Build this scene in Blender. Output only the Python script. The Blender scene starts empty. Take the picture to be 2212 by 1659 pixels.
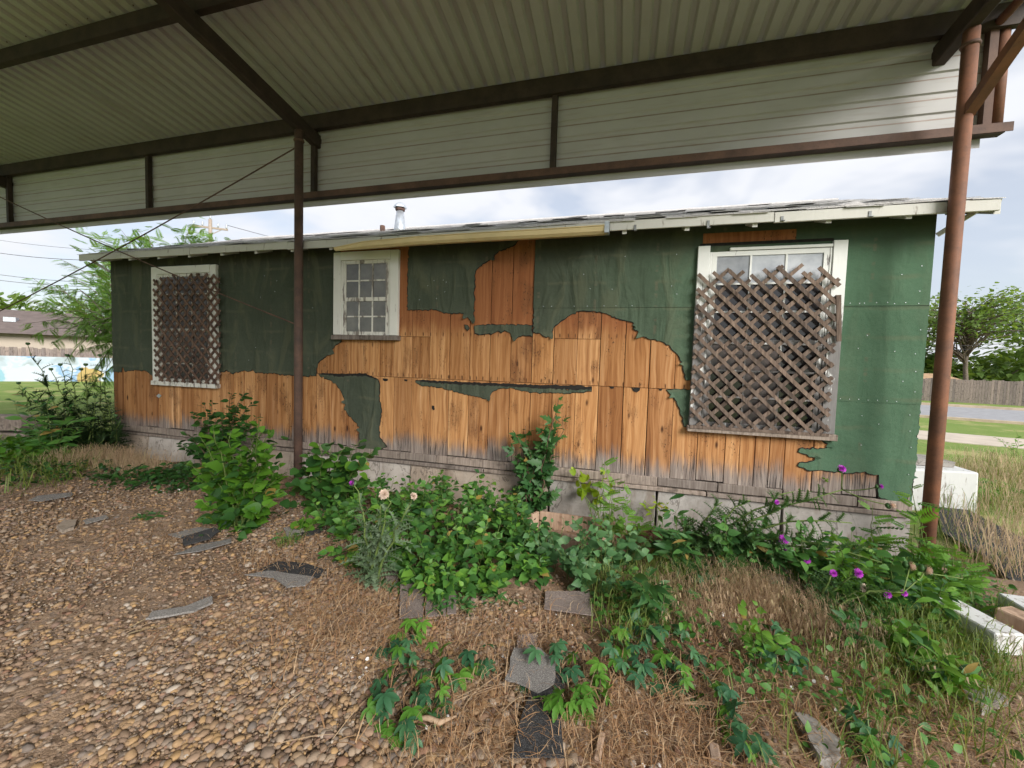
import bpy, bmesh, math, random
import numpy as np
from mathutils import Vector, Matrix
random.seed(7); rng = np.random.default_rng(7)
S = bpy.context.scene
COL = S.collection

# ------------------------------------------------------------------ camera
YAW, PITCH, ROLL = 0.268936, -0.0525793, 0.0307164      # turned left, a little down, slightly rolled
CAM = Vector((0, -4.63336, 1.5)); FPX = 867.59           # focal length in 2212-wide units
_f = Vector((-math.sin(YAW)*math.cos(PITCH), math.cos(YAW)*math.cos(PITCH), math.sin(PITCH)))
_r0 = Vector((math.cos(YAW), math.sin(YAW), 0)); _u0 = _r0.cross(_f)
RT = math.cos(ROLL)*_r0 + math.sin(ROLL)*_u0
UP = -math.sin(ROLL)*_r0 + math.cos(ROLL)*_u0
FW = _f
cd = bpy.data.cameras.new('camera'); cam = bpy.data.objects.new('camera', cd); COL.objects.link(cam)
cd.sensor_width = 36; cd.lens = 36*FPX/2212; cd.clip_start = 0.05; cd.clip_end = 2000
M = Matrix((RT, UP, -FW)).transposed().to_4x4(); M.translation = CAM
cam.matrix_world = M; S.camera = cam
S.render.resolution_x = 1024; S.render.resolution_y = 768

# ------------------------------------------------------------------ sky, sun, exposure
SUN_AZ = math.radians(132)      # compass-like angle of the sun, measured from +Y towards +X
SUN_EL = math.radians(29)
w = bpy.data.worlds.new('World'); S.world = w; w.use_nodes = True
nt = w.node_tree; nt.nodes.clear()
def wn(t, **k):
    n = nt.nodes.new(t)
    for a, v in k.items(): setattr(n, a, v)
    return n
out = wn('ShaderNodeOutputWorld'); bg = wn('ShaderNodeBackground'); sky = wn('ShaderNodeTexSky')
sky.sky_type = 'NISHITA'; sky.sun_disc = False; sky.sun_elevation = SUN_EL; sky.sun_rotation = SUN_AZ
sky.air_density = 1.0; sky.dust_density = 1.5
tc = wn('ShaderNodeTexCoord'); mp = wn('ShaderNodeMapping'); mp.inputs['Scale'].default_value = (1, 1, 2.6)
nz = wn('ShaderNodeTexNoise'); nz.inputs['Scale'].default_value = 2.6; nz.inputs['Detail'].default_value = 4; nz.inputs['Roughness'].default_value = .56
nz.inputs['Distortion'].default_value = .25
rp = wn('ShaderNodeValToRGB'); rp.color_ramp.elements[0].position = .40; rp.color_ramp.elements[1].position = .56
rp.color_ramp.elements[0].color = (.58, .58, .58, 1); rp.color_ramp.elements[1].color = (1, 1, 1, 1)
rp2 = wn('ShaderNodeValToRGB'); rp2.color_ramp.elements[0].position = .32; rp2.color_ramp.elements[1].position = .68
rp2.color_ramp.elements[0].color = (4.75, 4.92, 5.35, 1); rp2.color_ramp.elements[1].color = (5.6, 5.72, 6.0, 1)
mx = wn('ShaderNodeMix', data_type='RGBA'); L = nt.links.new
L(tc.outputs['Generated'], mp.inputs['Vector']); L(mp.outputs[0], nz.inputs['Vector']); pass
L(nz.outputs[0], rp.inputs[0]); L(nz.outputs[0], rp2.inputs[0])
L(rp.outputs[0], mx.inputs[0]); L(sky.outputs[0], mx.inputs[6]); L(rp2.outputs[0], mx.inputs[7])
L(mx.outputs[2], bg.inputs[0]); bg.inputs[1].default_value = 0.049; L(bg.outputs[0], out.inputs[0])
sd = bpy.data.lights.new('sun', 'SUN'); so = bpy.data.objects.new('sun', sd); COL.objects.link(so)
sd.energy = 1.5; sd.angle = math.radians(30); sd.color = (1, .965, .91)
sdir = Vector((math.sin(SUN_AZ)*math.cos(SUN_EL), math.cos(SUN_AZ)*math.cos(SUN_EL), math.sin(SUN_EL)))
so.rotation_euler = sdir.to_track_quat('Z', 'Y').to_euler()
S.view_settings.view_transform = 'Standard'; S.view_settings.look = 'None'
S.view_settings.exposure = 1.84; S.view_settings.gamma = 1
S.render.engine = 'CYCLES'
S.cycles.max_bounces = 6; S.cycles.diffuse_bounces = 4; S.cycles.glossy_bounces = 2; S.cycles.transmission_bounces = 4
S.cycles.use_adaptive_sampling = True; S.cycles.adaptive_threshold = .03

# ------------------------------------------------------------------ picture -> place helpers
def ray(px, py): return FW + RT*((px-1106)/FPX) - UP*((py-829.5)/FPX)
def at(px, py, Y):                                   # point on the plane y = Y
    d = ray(px, py); return CAM + d*((Y-CAM.y)/d.y)
def smooth(t): t = min(1, max(0, t)); return t*t*(3-2*t)
def zg(x, y):                                        # ground height
    dip = smooth((y+.62)/.5) * (.10 + .10*smooth((x+4)/2.5))
    return -.1 - dip
def gnd(px, py):
    z = -.1
    for _ in range(8):
        d = ray(px, py); t = (z-CAM.z)/d.z; p = CAM + d*t; z = zg(p.x, p.y)
    return Vector((p.x, p.y, z))
def c4(x, y): return ((x/2.212)*.73733, (600+y/2.212)*.73733)
def c5(x, y): return ((800+x/2.212)*.73733, (650+y/2.212)*.73733)
def c6(x, y): return ((1600+x/2.212)*.73733, (650+y/2.212)*.73733)
def cr(x, y): return ((2200+x/2.765)*.73733, (1250+y/2.765)*.73733)
def wl(p, Y=0): v = at(p[0], p[1], Y); return (v.x, v.z)

# ------------------------------------------------------------------ object helpers
def link(o): COL.objects.link(o); return o
def tag(o, label, cat, group=None, kind=None):
    if label: o['label'] = label
    if cat: o['category'] = cat
    if group: o['group'] = group
    if kind: o['kind'] = kind
    return o
def thing(name, loc, label=None, cat=None, group=None):
    o = link(bpy.data.objects.new(name, None)); o.location = loc; o.empty_display_size = .1
    return tag(o, label, cat, group)
def child(o, parent):
    if parent is not None: o.parent = parent
    return o
def woff(parent):
    v = Vector((0, 0, 0))
    while parent is not None: v += Vector(parent.location); parent = parent.parent
    return v
class MB:
    def __init__(s): s.v = []; s.f = []; s.m = []
    def add(s, vs, fs, mi=0):
        n = len(s.v); s.v += [tuple(v) for v in vs]; s.f += [tuple(n+i for i in f) for f in fs]; s.m += [mi]*len(fs); return s
    def box(s, a, b, mi=0, jit=0):
        x0, y0, z0 = a; x1, y1, z1 = b
        vs = [(x0,y0,z0),(x1,y0,z0),(x1,y1,z0),(x0,y1,z0),(x0,y0,z1),(x1,y0,z1),(x1,y1,z1),(x0,y1,z1)]
        if jit: vs = [tuple(c+random.uniform(-jit, jit) for c in v) for v in vs]
        return s.add(vs, [(0,3,2,1),(4,5,6,7),(0,1,5,4),(1,2,6,5),(2,3,7,6),(3,0,4,7)], mi)
    def bar(s, p, q, w, h, up=(0,0,1), mi=0):           # box along p->q, w across, h along up
        p = Vector(p); q = Vector(q); d = (q-p).normalized(); u = Vector(up); sx = d.cross(u).normalized(); u = sx.cross(d)
        vs = [e+sx*(a*w/2)+u*(b*h/2) for e in (p, q) for a, b in ((-1,-1),(1,-1),(1,1),(-1,1))]
        return s.add(vs, [(0,1,2,3),(7,6,5,4),(0,4,5,1),(1,5,6,2),(2,6,7,3),(3,7,4,0)], mi)
    def tube(s, pts, rs, n=8, mi=0, cap=True):
        pts = [Vector(p) for p in pts]
        if not hasattr(rs, '__len__'): rs = [rs]*len(pts)
        b = len(s.v); d0 = (pts[1]-pts[0]).normalized()
        a = Vector((0,0,1)) if abs(d0.z) < .9 else Vector((1,0,0))
        for i, p in enumerate(pts):
            d = (pts[min(i+1,len(pts)-1)]-pts[max(i-1,0)]).normalized()
            x = d.cross(a).normalized(); y = d.cross(x)
            for k in range(n):
                t = 2*math.pi*k/n; s.v.append(tuple(p+x*(rs[i]*math.cos(t))+y*(rs[i]*math.sin(t))))
        for i in range(len(pts)-1):
            for k in range(n):
                s.f.append((b+i*n+k, b+i*n+(k+1)%n, b+(i+1)*n+(k+1)%n, b+(i+1)*n+k)); s.m.append(mi)
        if cap:
            s.f.append(tuple(b+k for k in range(n))[::-1]); s.m.append(mi)
            s.f.append(tuple(b+(len(pts)-1)*n+k for k in range(n))); s.m.append(mi)
        return s
    def prism(s, poly, y0, y1, mi=0, side=0):           # polygon in (x, z), thick along y
        n = len(poly)
        ar = sum(poly[i][0]*poly[(i+1)%n][1]-poly[(i+1)%n][0]*poly[i][1] for i in range(n))
        if ar < 0: poly = poly[::-1]
        b = len(s.v); s.v += [(x, y0, z) for x, z in poly]+[(x, y1, z) for x, z in poly]
        s.f.append(tuple(b+i for i in range(n))); s.m.append(mi)
        s.f.append(tuple(b+n+i for i in reversed(range(n)))); s.m.append(side)
        for i in range(n):
            j = (i+1)%n; s.f.append((b+i, b+n+i, b+n+j, b+j)); s.m.append(side)
        return s
    def slab(s, poly, z0, z1, mi=0, tilt=(0,0)):        # polygon in (x, y), thick along z
        n = len(poly)
        ar = sum(poly[i][0]*poly[(i+1)%n][1]-poly[(i+1)%n][0]*poly[i][1] for i in range(n))
        if ar < 0: poly = poly[::-1]
        b = len(s.v); T = lambda x, y: tilt[0]*(x-poly[0][0])+tilt[1]*(y-poly[0][1])
        s.v += [(x, y, z1+T(x,y)) for x, y in poly]+[(x, y, z0+T(x,y)) for x, y in poly]
        s.f.append(tuple(b+i for i in range(n))); s.m.append(mi)
        s.f.append(tuple(b+n+i for i in reversed(range(n)))); s.m.append(mi)
        for i in range(n):
            j = (i+1)%n; s.f.append((b+i, b+n+i, b+n+j, b+j)); s.m.append(mi)
        return s
    def mesh(s, name, mats, smoothf=False):
        me = bpy.data.meshes.new(name); me.from_pydata(s.v, [], s.f)
        for m in (mats if isinstance(mats, (list, tuple)) else [mats]): me.materials.append(m)
        if any(s.m): me.polygons.foreach_set('material_index', s.m)
        if smoothf: me.polygons.foreach_set('use_smooth', [True]*len(s.f))
        me.update(); return me
    def build(s, name, mats, parent=None, smoothf=False):
        o = link(bpy.data.objects.new(name, s.mesh(name, mats, smoothf)))
        if parent is not None: o.parent = parent; o.location = -woff(parent)
        return o
def bevel(o, w=.004, seg=1):
    m = o.modifiers.new('bevel', 'BEVEL'); m.width = w; m.segments = seg; m.limit_method = 'ANGLE'; return o
def arr_mesh(name, V, F, mat, rnd=None, smoothf=False):
    me = bpy.data.meshes.new(name); V = np.asarray(V, np.float32); F = np.asarray(F, np.int32)
    me.vertices.add(len(V)); me.vertices.foreach_set('co', V.ravel())
    k = F.shape[1]; me.loops.add(F.size); me.loops.foreach_set('vertex_index', F.ravel())
    me.polygons.add(len(F)); me.polygons.foreach_set('loop_start', np.arange(0, F.size, k, dtype=np.int32))
    try: me.polygons.foreach_set('loop_total', np.full(len(F), k, np.int32))
    except Exception: pass
    if smoothf: me.polygons.foreach_set('use_smooth', np.ones(len(F), bool))
    if rnd is not None:
        a = me.attributes.new('rnd', 'FLOAT', 'POINT'); a.data.foreach_set('value', np.asarray(rnd, np.float32))
    me.materials.append(mat); me.update(calc_edges=True); me.validate(); return me

# ------------------------------------------------------------------ materials
class NT:
    def __init__(s, name):
        s.m = bpy.data.materials.new(name); s.m.use_nodes = True; s.t = s.m.node_tree; s.t.nodes.clear()
        s.o = s.t.nodes.new('ShaderNodeOutputMaterial')
    def n(s, typ, ins=None, **props):
        nd = s.t.nodes.new('ShaderNode'+typ)
        for k, v in props.items(): setattr(nd, k, v)
        for k, v in (ins or {}).items(): s.set(nd.inputs[k], v)
        return nd
    def set(s, sock, v):
        if isinstance(v, bpy.types.NodeSocket): s.t.links.new(v, sock)
        else:
            if hasattr(sock.default_value, '__len__') and hasattr(v, '__len__') and len(sock.default_value) == 4 and len(v) == 3: v = (*v, 1)
            sock.default_value = v
    def math(s, op, a, b=0, c=0): 
        nd = s.n('Math', {0: a, 1: b, 2: c}, operation=op); return nd.outputs[0]
    def mix(s, f, a, b, mode='MIX'):
        nd = s.n('Mix', {0: f, 6: a, 7: b}, data_type='RGBA', blend_type=mode); return nd.outputs[2]
    def ramp(s, f, stops, interp='LINEAR'):
        nd = s.n('ValToRGB', {0: f}); cr_ = nd.color_ramp; cr_.interpolation = interp
        while len(cr_.elements) < len(stops): cr_.elements.new(.5)
        for e, (p, c) in zip(cr_.elements, stops): e.position = p; e.color = (*c, 1) if hasattr(c, '__len__') else (c, c, c, 1)
        return nd.outputs[0]
    def step(s, f, a, b): return s.n('MapRange', {0: f, 1: a, 2: b, 3: 0., 4: 1.}, interpolation_type='SMOOTHSTEP').outputs[0]
    def pos(s): return s.n('NewGeometry').outputs['Position']
    def obj(s): return s.n('TexCoord').outputs['Object']
    def scale(s, v, sc, off=None):
        nd = s.n('Mapping', {0: v, 3: sc}); 
        if off is not None: s.set(nd.inputs[1], off)
        return nd.outputs[0]
    def sep(s, v): nd = s.n('SeparateXYZ', {0: v}); return nd.outputs
    def comb(s, x, y, z): return s.n('CombineXYZ', {0: x, 1: y, 2: z}).outputs[0]
    def noise(s, v, scale, detail=3, rough=.55, dist=0, wv=None):
        nd = s.n('TexNoise', {'Vector': v, 'Scale': scale, 'Detail': detail, 'Roughness': rough, 'Distortion': dist})
        if wv is not None: nd.noise_dimensions = '4D'; s.set(nd.inputs['W'], wv)
        return nd.outputs[0]
    def vor(s, v, scale, feature='F1', out='Distance'):
        nd = s.n('TexVoronoi', {'Vector': v, 'Scale': scale}, feature=feature); return nd.outputs[out]
    def rnd(s): return s.n('ObjectInfo').outputs['Random']
    def attr(s, nm='rnd'): return s.n('Attribute', attribute_name=nm).outputs['Fac']
    def bump(s, h, strength=.3, dist=.01): return s.n('Bump', {'Height': h, 'Strength': strength, 'Distance': dist}).outputs[0]
    def pbr(s, col, rough=.8, normal=None, metal=0., spec=.35, trans=None):
        b = s.n('BsdfPrincipled', {'Base Color': col, 'Roughness': rough, 'Metallic': metal, 'Specular IOR Level': spec})
        if normal is not None: s.set(b.inputs['Normal'], normal)
        sh = b.outputs[0]
        if trans is not None:
            tr = s.n('BsdfTranslucent', {0: trans[1]}); sh = s.n('MixShader', {0: trans[0], 1: sh, 2: tr.outputs[0]}).outputs[0]
        s.set(s.o.inputs[0], sh); return s.m

def m_board():
    t = NT('weathered_sheathing'); p = t.obj(); x, y, z = t.sep(p); r = t.rnd(); w4 = t.math('MULTIPLY', r, 57)
    gx = t.math('ADD', x, t.math('MULTIPLY', t.noise(t.comb(t.math('MULTIPLY', x, 4), w4, t.math('MULTIPLY', z, 1.3)), 1, 2), .10))
    gr = t.noise(t.comb(t.math('MULTIPLY', gx, 27), w4, t.math('MULTIPLY', z, .8)), 1, 5, .66)
    fine = t.noise(t.comb(t.math('MULTIPLY', gx, 150), w4, t.math('MULTIPLY', z, 3.2)), 1, 2)
    big = t.noise(t.comb(t.math('MULTIPLY', x, 6), w4, t.math('MULTIPLY', z, 2.2)), 1, 4, .6)
    base = t.ramp(gr, [(.28, (.225, .098, .038)), (.45, (.42, .215, .090)), (.6, (.56, .325, .155)), (.8, (.70, .48, .29))])
    tone = t.ramp(r, [(0, (.60, .48, .40)), (.14, (1.02, .95, .88)), (.28, (.72, .60, .50)), (.42, (1.2, 1.16, 1.10)), (.56, (.84, .74, .64)), (.7, (1.08, 1.0, .9)), (.84, (.66, .54, .46)), (1, (1.22, 1.2, 1.18))])
    base = t.mix(1, base, tone, 'MULTIPLY')
    base = t.mix(t.math('MULTIPLY', t.step(fine, .48, .75), .35), base, (.19, .085, .035))
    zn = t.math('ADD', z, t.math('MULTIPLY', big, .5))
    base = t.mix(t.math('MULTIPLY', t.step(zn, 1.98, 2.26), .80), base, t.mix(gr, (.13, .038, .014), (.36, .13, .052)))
    base = t.mix(t.math('MULTIPLY', t.step(t.math('ADD', big, t.math('MULTIPLY', t.math('SUBTRACT', r, .5), .12)), .53, .72), .55), base, (.15, .062, .026))
    kv = t.vor(t.comb(t.math('MULTIPLY', x, 6), w4, t.math('ADD', t.math('MULTIPLY', z, 2.3), w4)), 1)
    base = t.mix(t.math('SUBTRACT', 1, t.step(kv, .05, .14)), base, (.06, .022, .010))
    sp = t.noise(t.comb(t.math('MULTIPLY', x, 75), w4, t.math('MULTIPLY', z, 40)), 1, 2, .7)
    base = t.mix(t.math('MULTIPLY', t.math('MULTIPLY', t.step(sp, .60, .66), t.step(big, .50, .60)), .9), base, (.025, .016, .012))
    zj = t.math('ADD', z, t.math('MULTIPLY', t.math('SUBTRACT', t.math('ADD', t.math('MULTIPLY', gr, .6), t.math('MULTIPLY', big, .4)), .5), .55))
    zj = t.math('ADD', zj, t.math('MULTIPLY', t.math('SUBTRACT', r, .5), .13))
    grey = t.ramp(gr, [(.3, (.12, .105, .10)), (.55, (.27, .25, .235)), (.8, (.46, .43, .40))])
    base = t.mix(t.math('MULTIPLY', t.math('SUBTRACT', 1, t.step(zj, .33, .56)), .86), base, grey)
    blk = t.math('MULTIPLY', t.step(t.math('ADD', fine, t.math('MULTIPLY', t.math('SUBTRACT', big, .5), .5)), .53, .64), t.math('SUBTRACT', 1, t.step(zj, .42, .62)))
    base = t.mix(t.math('MULTIPLY', blk, .85), base, (.020, .017, .016))
    for zz in (1.30, 1.83):
        dz = t.math('ABSOLUTE', t.math('SUBTRACT', z, zz))
        fx = t.math('ABSOLUTE', t.math('SUBTRACT', t.math('FRACT', t.math('MULTIPLY', gx, 11.)), .5))
        nl = t.math('MULTIPLY', t.math('SUBTRACT', 1, t.step(dz, .010, .034)), t.math('MULTIPLY', t.math('SUBTRACT', 1, t.step(fx, .05, .12)), t.step(gr, .42, .52)))
        base = t.mix(t.math('MULTIPLY', nl, .8), base, (.05, .018, .010))
    return t.pbr(base, .82, t.bump(t.math('ADD', gr, t.math('MULTIPLY', fine, .5)), .5, .004), spec=.2)
def m_felt():
    t = NT('green_mineral_felt'); p = t.obj(); x, y, z = t.sep(p)
    n1 = t.noise(p, 2.3, 5, .6)
    right = t.step(t.math('ADD', x, t.math('MULTIPLY', n1, 1.2)), -.6, 2.9)
    base = t.mix(n1, (.042, .053, .037), (.095, .108, .078))
    base = t.mix(t.math('MULTIPLY', right, .85), base, t.mix(n1, (.054, .118, .068), (.108, .20, .125)))  # lighter green painted towards the right end, where more light falls
    gn = t.noise(p, 260, 2, .7)
    base = t.mix(t.math('MULTIPLY', t.step(gn, .52, .70), .4), base, (.13, .18, .135)); base = t.mix(t.math('MULTIPLY', t.math('SUBTRACT', 1, t.step(gn, .32, .45)), .5), base, (.010, .016, .012))
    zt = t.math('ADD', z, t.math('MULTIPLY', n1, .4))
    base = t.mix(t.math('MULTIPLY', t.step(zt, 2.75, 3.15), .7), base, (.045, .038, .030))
    n2 = t.noise(t.scale(p, (2.2, 1, 2.6)), 1, 4, .65)
    zl = t.math('FRACT', t.math('ADD', t.math('MULTIPLY', z, 3.45), t.math('MULTIPLY', n1, .3)))
    ln = t.math('MULTIPLY', t.math('SUBTRACT', 1, t.step(t.math('ABSOLUTE', t.math('SUBTRACT', zl, .5)), .01, .11)), t.step(n2, .44, .6))
    base = t.mix(t.math('MULTIPLY', ln, .30), base, (.15, .15, .095))
    xl = t.math('FRACT', t.math('ADD', t.math('MULTIPLY', x, 1.55), t.math('MULTIPLY', n1, .06)))
    lx = t.math('MULTIPLY', t.math('SUBTRACT', 1, t.step(t.math('ABSOLUTE', t.math('SUBTRACT', xl, .5)), .008, .035)), t.step(t.noise(t.scale(p, (1, 1, 7)), 1.5, 4, .7), .50, .60))
    base = t.mix(t.math('MULTIPLY', lx, .35), base, (.17, .135, .095))
    rot = t.n('Mapping', {0: p, 2: (0, .72, 0), 3: (4.6, 1, 1.3)}).outputs[0]
    wr = t.noise(rot, 1, 3, .5, .9); lf = t.math('SUBTRACT', 1, t.math('MULTIPLY', right, .75))
    base = t.mix(t.math('MULTIPLY', t.math('MULTIPLY', t.step(wr, .52, .66), .42), lf), base, (.125, .130, .082))  # wrinkle crests paler: wear, plus relief shading painted into the colour
    vs = t.vor(p, 9); base = t.mix(t.math('SUBTRACT', 1, t.step(vs, .016, .03)), base, (.012, .013, .012))
    h = t.math('ADD', t.math('MULTIPLY', t.math('MULTIPLY', wr, lf), 3.5), t.math('ADD', n2, t.math('MULTIPLY', gn, .03)))
    return t.pbr(base, .95, t.bump(h, .6, .03), spec=.12)
def m_plain(name, col, rough=.8, var=.25, sc=6, bump=.2, spec=.3, metal=0., per=0., bsc=60, bd=.004):
    t = NT(name); p = t.obj(); n1 = t.noise(p, sc, 5, .6)
    c0 = tuple(c*(1-var) for c in col); c1 = tuple(min(1, c*(1+var)) for c in col)
    b = t.mix(t.ramp(n1, [(.3, 0), (.7, 1)]), c0, c1)
    if per:
        b = t.mix(1, b, t.ramp(t.rnd(), [(0, (1-per,)*3), (1, (1+per,)*3)]), 'MULTIPLY')
    return t.pbr(b, rough, t.bump(t.noise(p, bsc, 3), bump, bd) if bump else None, metal, spec)
def m_paint(name, col, lo, hi, zfade=None, wood=(.24, .21, .185), flat=False):   # flaking white paint over grey wood
    t = NT(name); p = t.obj(); x, y, z = t.sep(p)
    gr = t.noise(t.scale(p, (14, 14, 3)), 1, 5, .65); gr2 = t.noise(t.scale(p, (60, 60, 7)), 1, 3, .6)
    f = t.math('ADD', t.math('MULTIPLY', gr, .75), t.math('MULTIPLY', gr2, .25))
    if zfade: f = t.math('ADD', f, t.math('MULTIPLY', t.math('SUBTRACT', 1, t.step(z, zfade[0], zfade[1])), zfade[2]))
    k = t.step(f, lo, hi)
    wd = t.mix(gr2, tuple(c*.55 for c in wood), tuple(c*1.35 for c in wood))
    pc = t.mix(t.noise(p, 5, 3), tuple(c*.86 for c in col), col)
    return t.pbr(t.mix(k, pc, wd), .7, t.bump(t.math('ADD', t.math('MULTIPLY', k, -1), gr2), .5, .003), spec=.3)
def m_lattice(name, a, b):
    t = NT(name); p = t.obj(); r = t.rnd(); w4 = t.math('MULTIPLY', r, 31)
    gr = t.noise(t.scale(p, (50, 8, 4)), 1, 4, .6, wv=w4)
    c = t.mix(t.ramp(gr, [(.3, 0), (.7, 1)]), a, b); c = t.mix(1, c, t.ramp(r, [(0, (.72, .72, .74)), (.5, (1, .98, .96)), (1, (1.25, 1.2, 1.16))]), 'MULTIPLY')
    c = t.mix(t.math('MULTIPLY', t.step(t.noise(p, 9, 3, wv=w4), .55, .7), .6), c, tuple(q*.35 for q in a))
    return t.pbr(c, .88, t.bump(gr, .6, .004), spec=.15)
def m_rust(name, a, b, rough=.7, sc=5):
    t = NT(name); p = t.obj(); n1 = t.noise(p, sc, 6, .65); n2 = t.noise(p, 70, 3)
    c = t.mix(t.ramp(n1, [(.35, 0), (.62, 1)]), a, b); c = t.mix(t.math('MULTIPLY', t.step(n2, .55, .75), .4), c, tuple(q*.45 for q in a))
    return t.pbr(c, rough, t.bump(t.math('ADD', n2, n1), .25, .003), spec=.35)
def m_panel(name, fascia=False):
    t = NT(name); p = t.obj(); x, y, z = t.sep(p)
    n1 = t.noise(p, 1.3, 4, .6); c = t.mix(n1, (.365, .355, .355), (.50, .49, .49))
    c = t.mix(t.math('MULTIPLY', t.step(t.noise(t.scale(p, (1, 1, 9)), 2.2, 4), .52, .7), .22), c, (.30, .23, .185))
    if fascia:
        zl = t.math('ABSOLUTE', t.math('SUBTRACT', t.math('FRACT', t.math('DIVIDE', t.math('SUBTRACT', z, 3.52), .178)), .62))
        lw = t.math('SUBTRACT', 1, t.step(zl, .04, .075))
        c = t.mix(t.math('MULTIPLY', lw, t.math('ADD', .12, t.math('MULTIPLY', t.noise(t.scale(p, (3, 1, 1)), 2, 3), .85))), c, (.20, .105, .052))
    return t.pbr(c, .55, t.bump(n1, .05, .01), spec=.35)
def m_leaf(name, a, b, tr=.35, rough=.5, vein=True):
    t = NT(name); r = t.math('FRACT', t.math('ADD', t.rnd(), t.attr())); p = t.obj()
    c = t.mix(r, a, b); c = t.mix(t.math('MULTIPLY', t.noise(p, 25, 3), .35), c, tuple(q*.55 for q in a))
    return t.pbr(c, rough, None, spec=.35, trans=(tr, t.mix(1, c, (1.35, 1.25, .6), 'MULTIPLY')))
def m_rndramp(name, stops, rough=.8, bump=.3, spec=.3, tr=None):
    t = NT(name); r = t.math('FRACT', t.math('ADD', t.rnd(), t.attr())); p = t.obj()
    c = t.ramp(r, stops); c = t.mix(t.math('MULTIPLY', t.noise(p, 60, 4), .6), c, (.17, .115, .08))
    return t.pbr(c, rough, t.bump(t.noise(p, 120, 3), bump, .003) if bump else None, spec=spec, trans=(tr, c) if tr else None)
def m_shingle(name, a, b, edge=None):
    t = NT(name); p = t.obj(); n1 = t.noise(p, 5, 4, .6); sp = t.noise(p, 230, 2, .8)
    c = t.mix(n1, a, b); c = t.mix(t.math('MULTIPLY', t.step(sp, .5, .62), .55), c, tuple(min(1, q*2.6+.05) for q in b))
    c = t.mix(t.math('MULTIPLY', t.step(t.noise(p, 170, 2, .8), .56, .66), .6), c, (.015, .015, .016))
    c = t.mix(1, c, t.ramp(t.rnd(), [(0, (.8, .8, .8)), (1, (1.25, 1.23, 1.2))]), 'MULTIPLY')
    return t.pbr(c, .95, t.bump(sp, .6, .003), spec=.15)
def m_concrete(name, a, b, stain=True):
    t = NT(name); p = t.obj(); x, y, z = t.sep(p); n1 = t.noise(p, 2.6, 6, .65); n2 = t.noise(p, 28, 4, .6)
    c = t.mix(t.ramp(n1, [(.32, 0), (.68, 1)]), a, b)
    c = t.mix(t.math('MULTIPLY', t.step(n2, .55, .75), .4), c, tuple(q*.5 for q in a))
    if stain: c = t.mix(t.math('MULTIPLY', t.step(t.noise(t.scale(p, (3, 3, .8)), 1.5, 4, .7), .52, .68), .6), c, (.14, .10, .07))
    lk = t.noise(t.scale(p, (2, 2, 1.4)), 1, 5, .6, .6)
    c = t.mix(t.math('MULTIPLY', t.math('SUBTRACT', 1, t.step(t.math('ABSOLUTE', t.math('SUBTRACT', lk, .5)), .002, .008)), .55), c, (.05, .04, .033))
    return t.pbr(c, .92, t.bump(t.math('ADD', n1, t.math('MULTIPLY', n2, .4)), .6, .02), spec=.2)
def m_glass(name, a, b, rough=.12):
    t = NT(name); p = t.obj(); n1 = t.noise(t.scale(p, (3, 1, 3)), 1.4, 4, .6)
    c = t.mix(t.ramp(n1, [(.35, 0), (.65, 1)]), a, b); c = t.mix(1, c, t.ramp(t.rnd(), [(0, (.6, .6, .6)), (1, (1.3, 1.3, 1.3))]), 'MULTIPLY')
    return t.pbr(c, t.math('ADD', rough, t.math('MULTIPLY', n1, .22)), t.bump(t.noise(p, 3, 2), .06, .02), spec=.9)
MAT = {}
MAT['board'] = m_board(); MAT['felt'] = m_felt()
MAT['felt_black'] = m_plain('torn_felt_edge', (.020, .018, .016), .95, .4, 30, .4)
MAT['dark'] = m_plain('dark_void', (.012, .010, .009), .95, .2, 5, 0)
MAT['sill_wood'] = m_lattice('grey_sill_wood', (.15, .12, .10), (.36, .31, .27))
MAT['white'] = m_paint('flaking_white_paint', (.78, .77, .72), .60, .66)
MAT['white_sill'] = m_paint('worn_white_paint', (.74, .72, .66), .50, .58)
MAT['white_peel'] = m_paint('peeled_white_paint', (.78, .79, .77), .60, .66, (1.7, 2.45, .22), (.20, .19, .185))
MAT['eave'] = m_paint('eave_paint', (.60, .59, .55), .58, .66)
MAT['lattice'] = m_lattice('grey_lattice_wood', (.075, .054, .043), (.225, .172, .14))
MAT['lattice_dark'] = m_lattice('brown_lattice_wood', (.070, .042, .032), (.20, .135, .105))
MAT['pane'] = m_glass('dusty_glass', (.075, .074, .068), (.15, .146, .135), .25)
MAT['pane_dark'] = m_glass('dark_glass', (.006, .006, .007), (.026, .021, .019), .06)
MAT['pane_sky'] = m_glass('painted_sky_glass', (.26, .28, .31), (.42, .44, .47), .12)  # pale sky reflection painted into the pane colour
MAT['pane_brown'] = m_glass('brown_glass', (.030, .020, .018), (.075, .052, .047), .3)
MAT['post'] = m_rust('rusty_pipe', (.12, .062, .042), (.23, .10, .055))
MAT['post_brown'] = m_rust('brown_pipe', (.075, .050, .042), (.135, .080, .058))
MAT['beam'] = m_rust('dark_brown_steel', (.030, .021, .017), (.056, .037, .029))
MAT['rail'] = m_rust('rust_brown_steel', (.080, .046, .036), (.14, .078, .056))
MAT['panel'] = m_panel('off_white_sheet'); MAT['fascia'] = m_panel('off_white_siding', True)
MAT['shingle'] = m_shingle('weathered_roof_shingle', (.30, .29, .29), (.46, .45, .45))
MAT['scrap'] = m_shingle('grey_shingle_scrap', (.13, .12, .115), (.22, .21, .20))
MAT['scrap_dark'] = m_shingle('black_shingle_scrap', (.024, .024, .026), (.05, .05, .052))
MAT['scrap_brown'] = m_shingle('brown_grey_shingle', (.12, .095, .085), (.20, .165, .15))
MAT['gutter'] = m_plain('cream_gutter', (.66, .53, .30), .5, .12, 3, .05)
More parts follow.
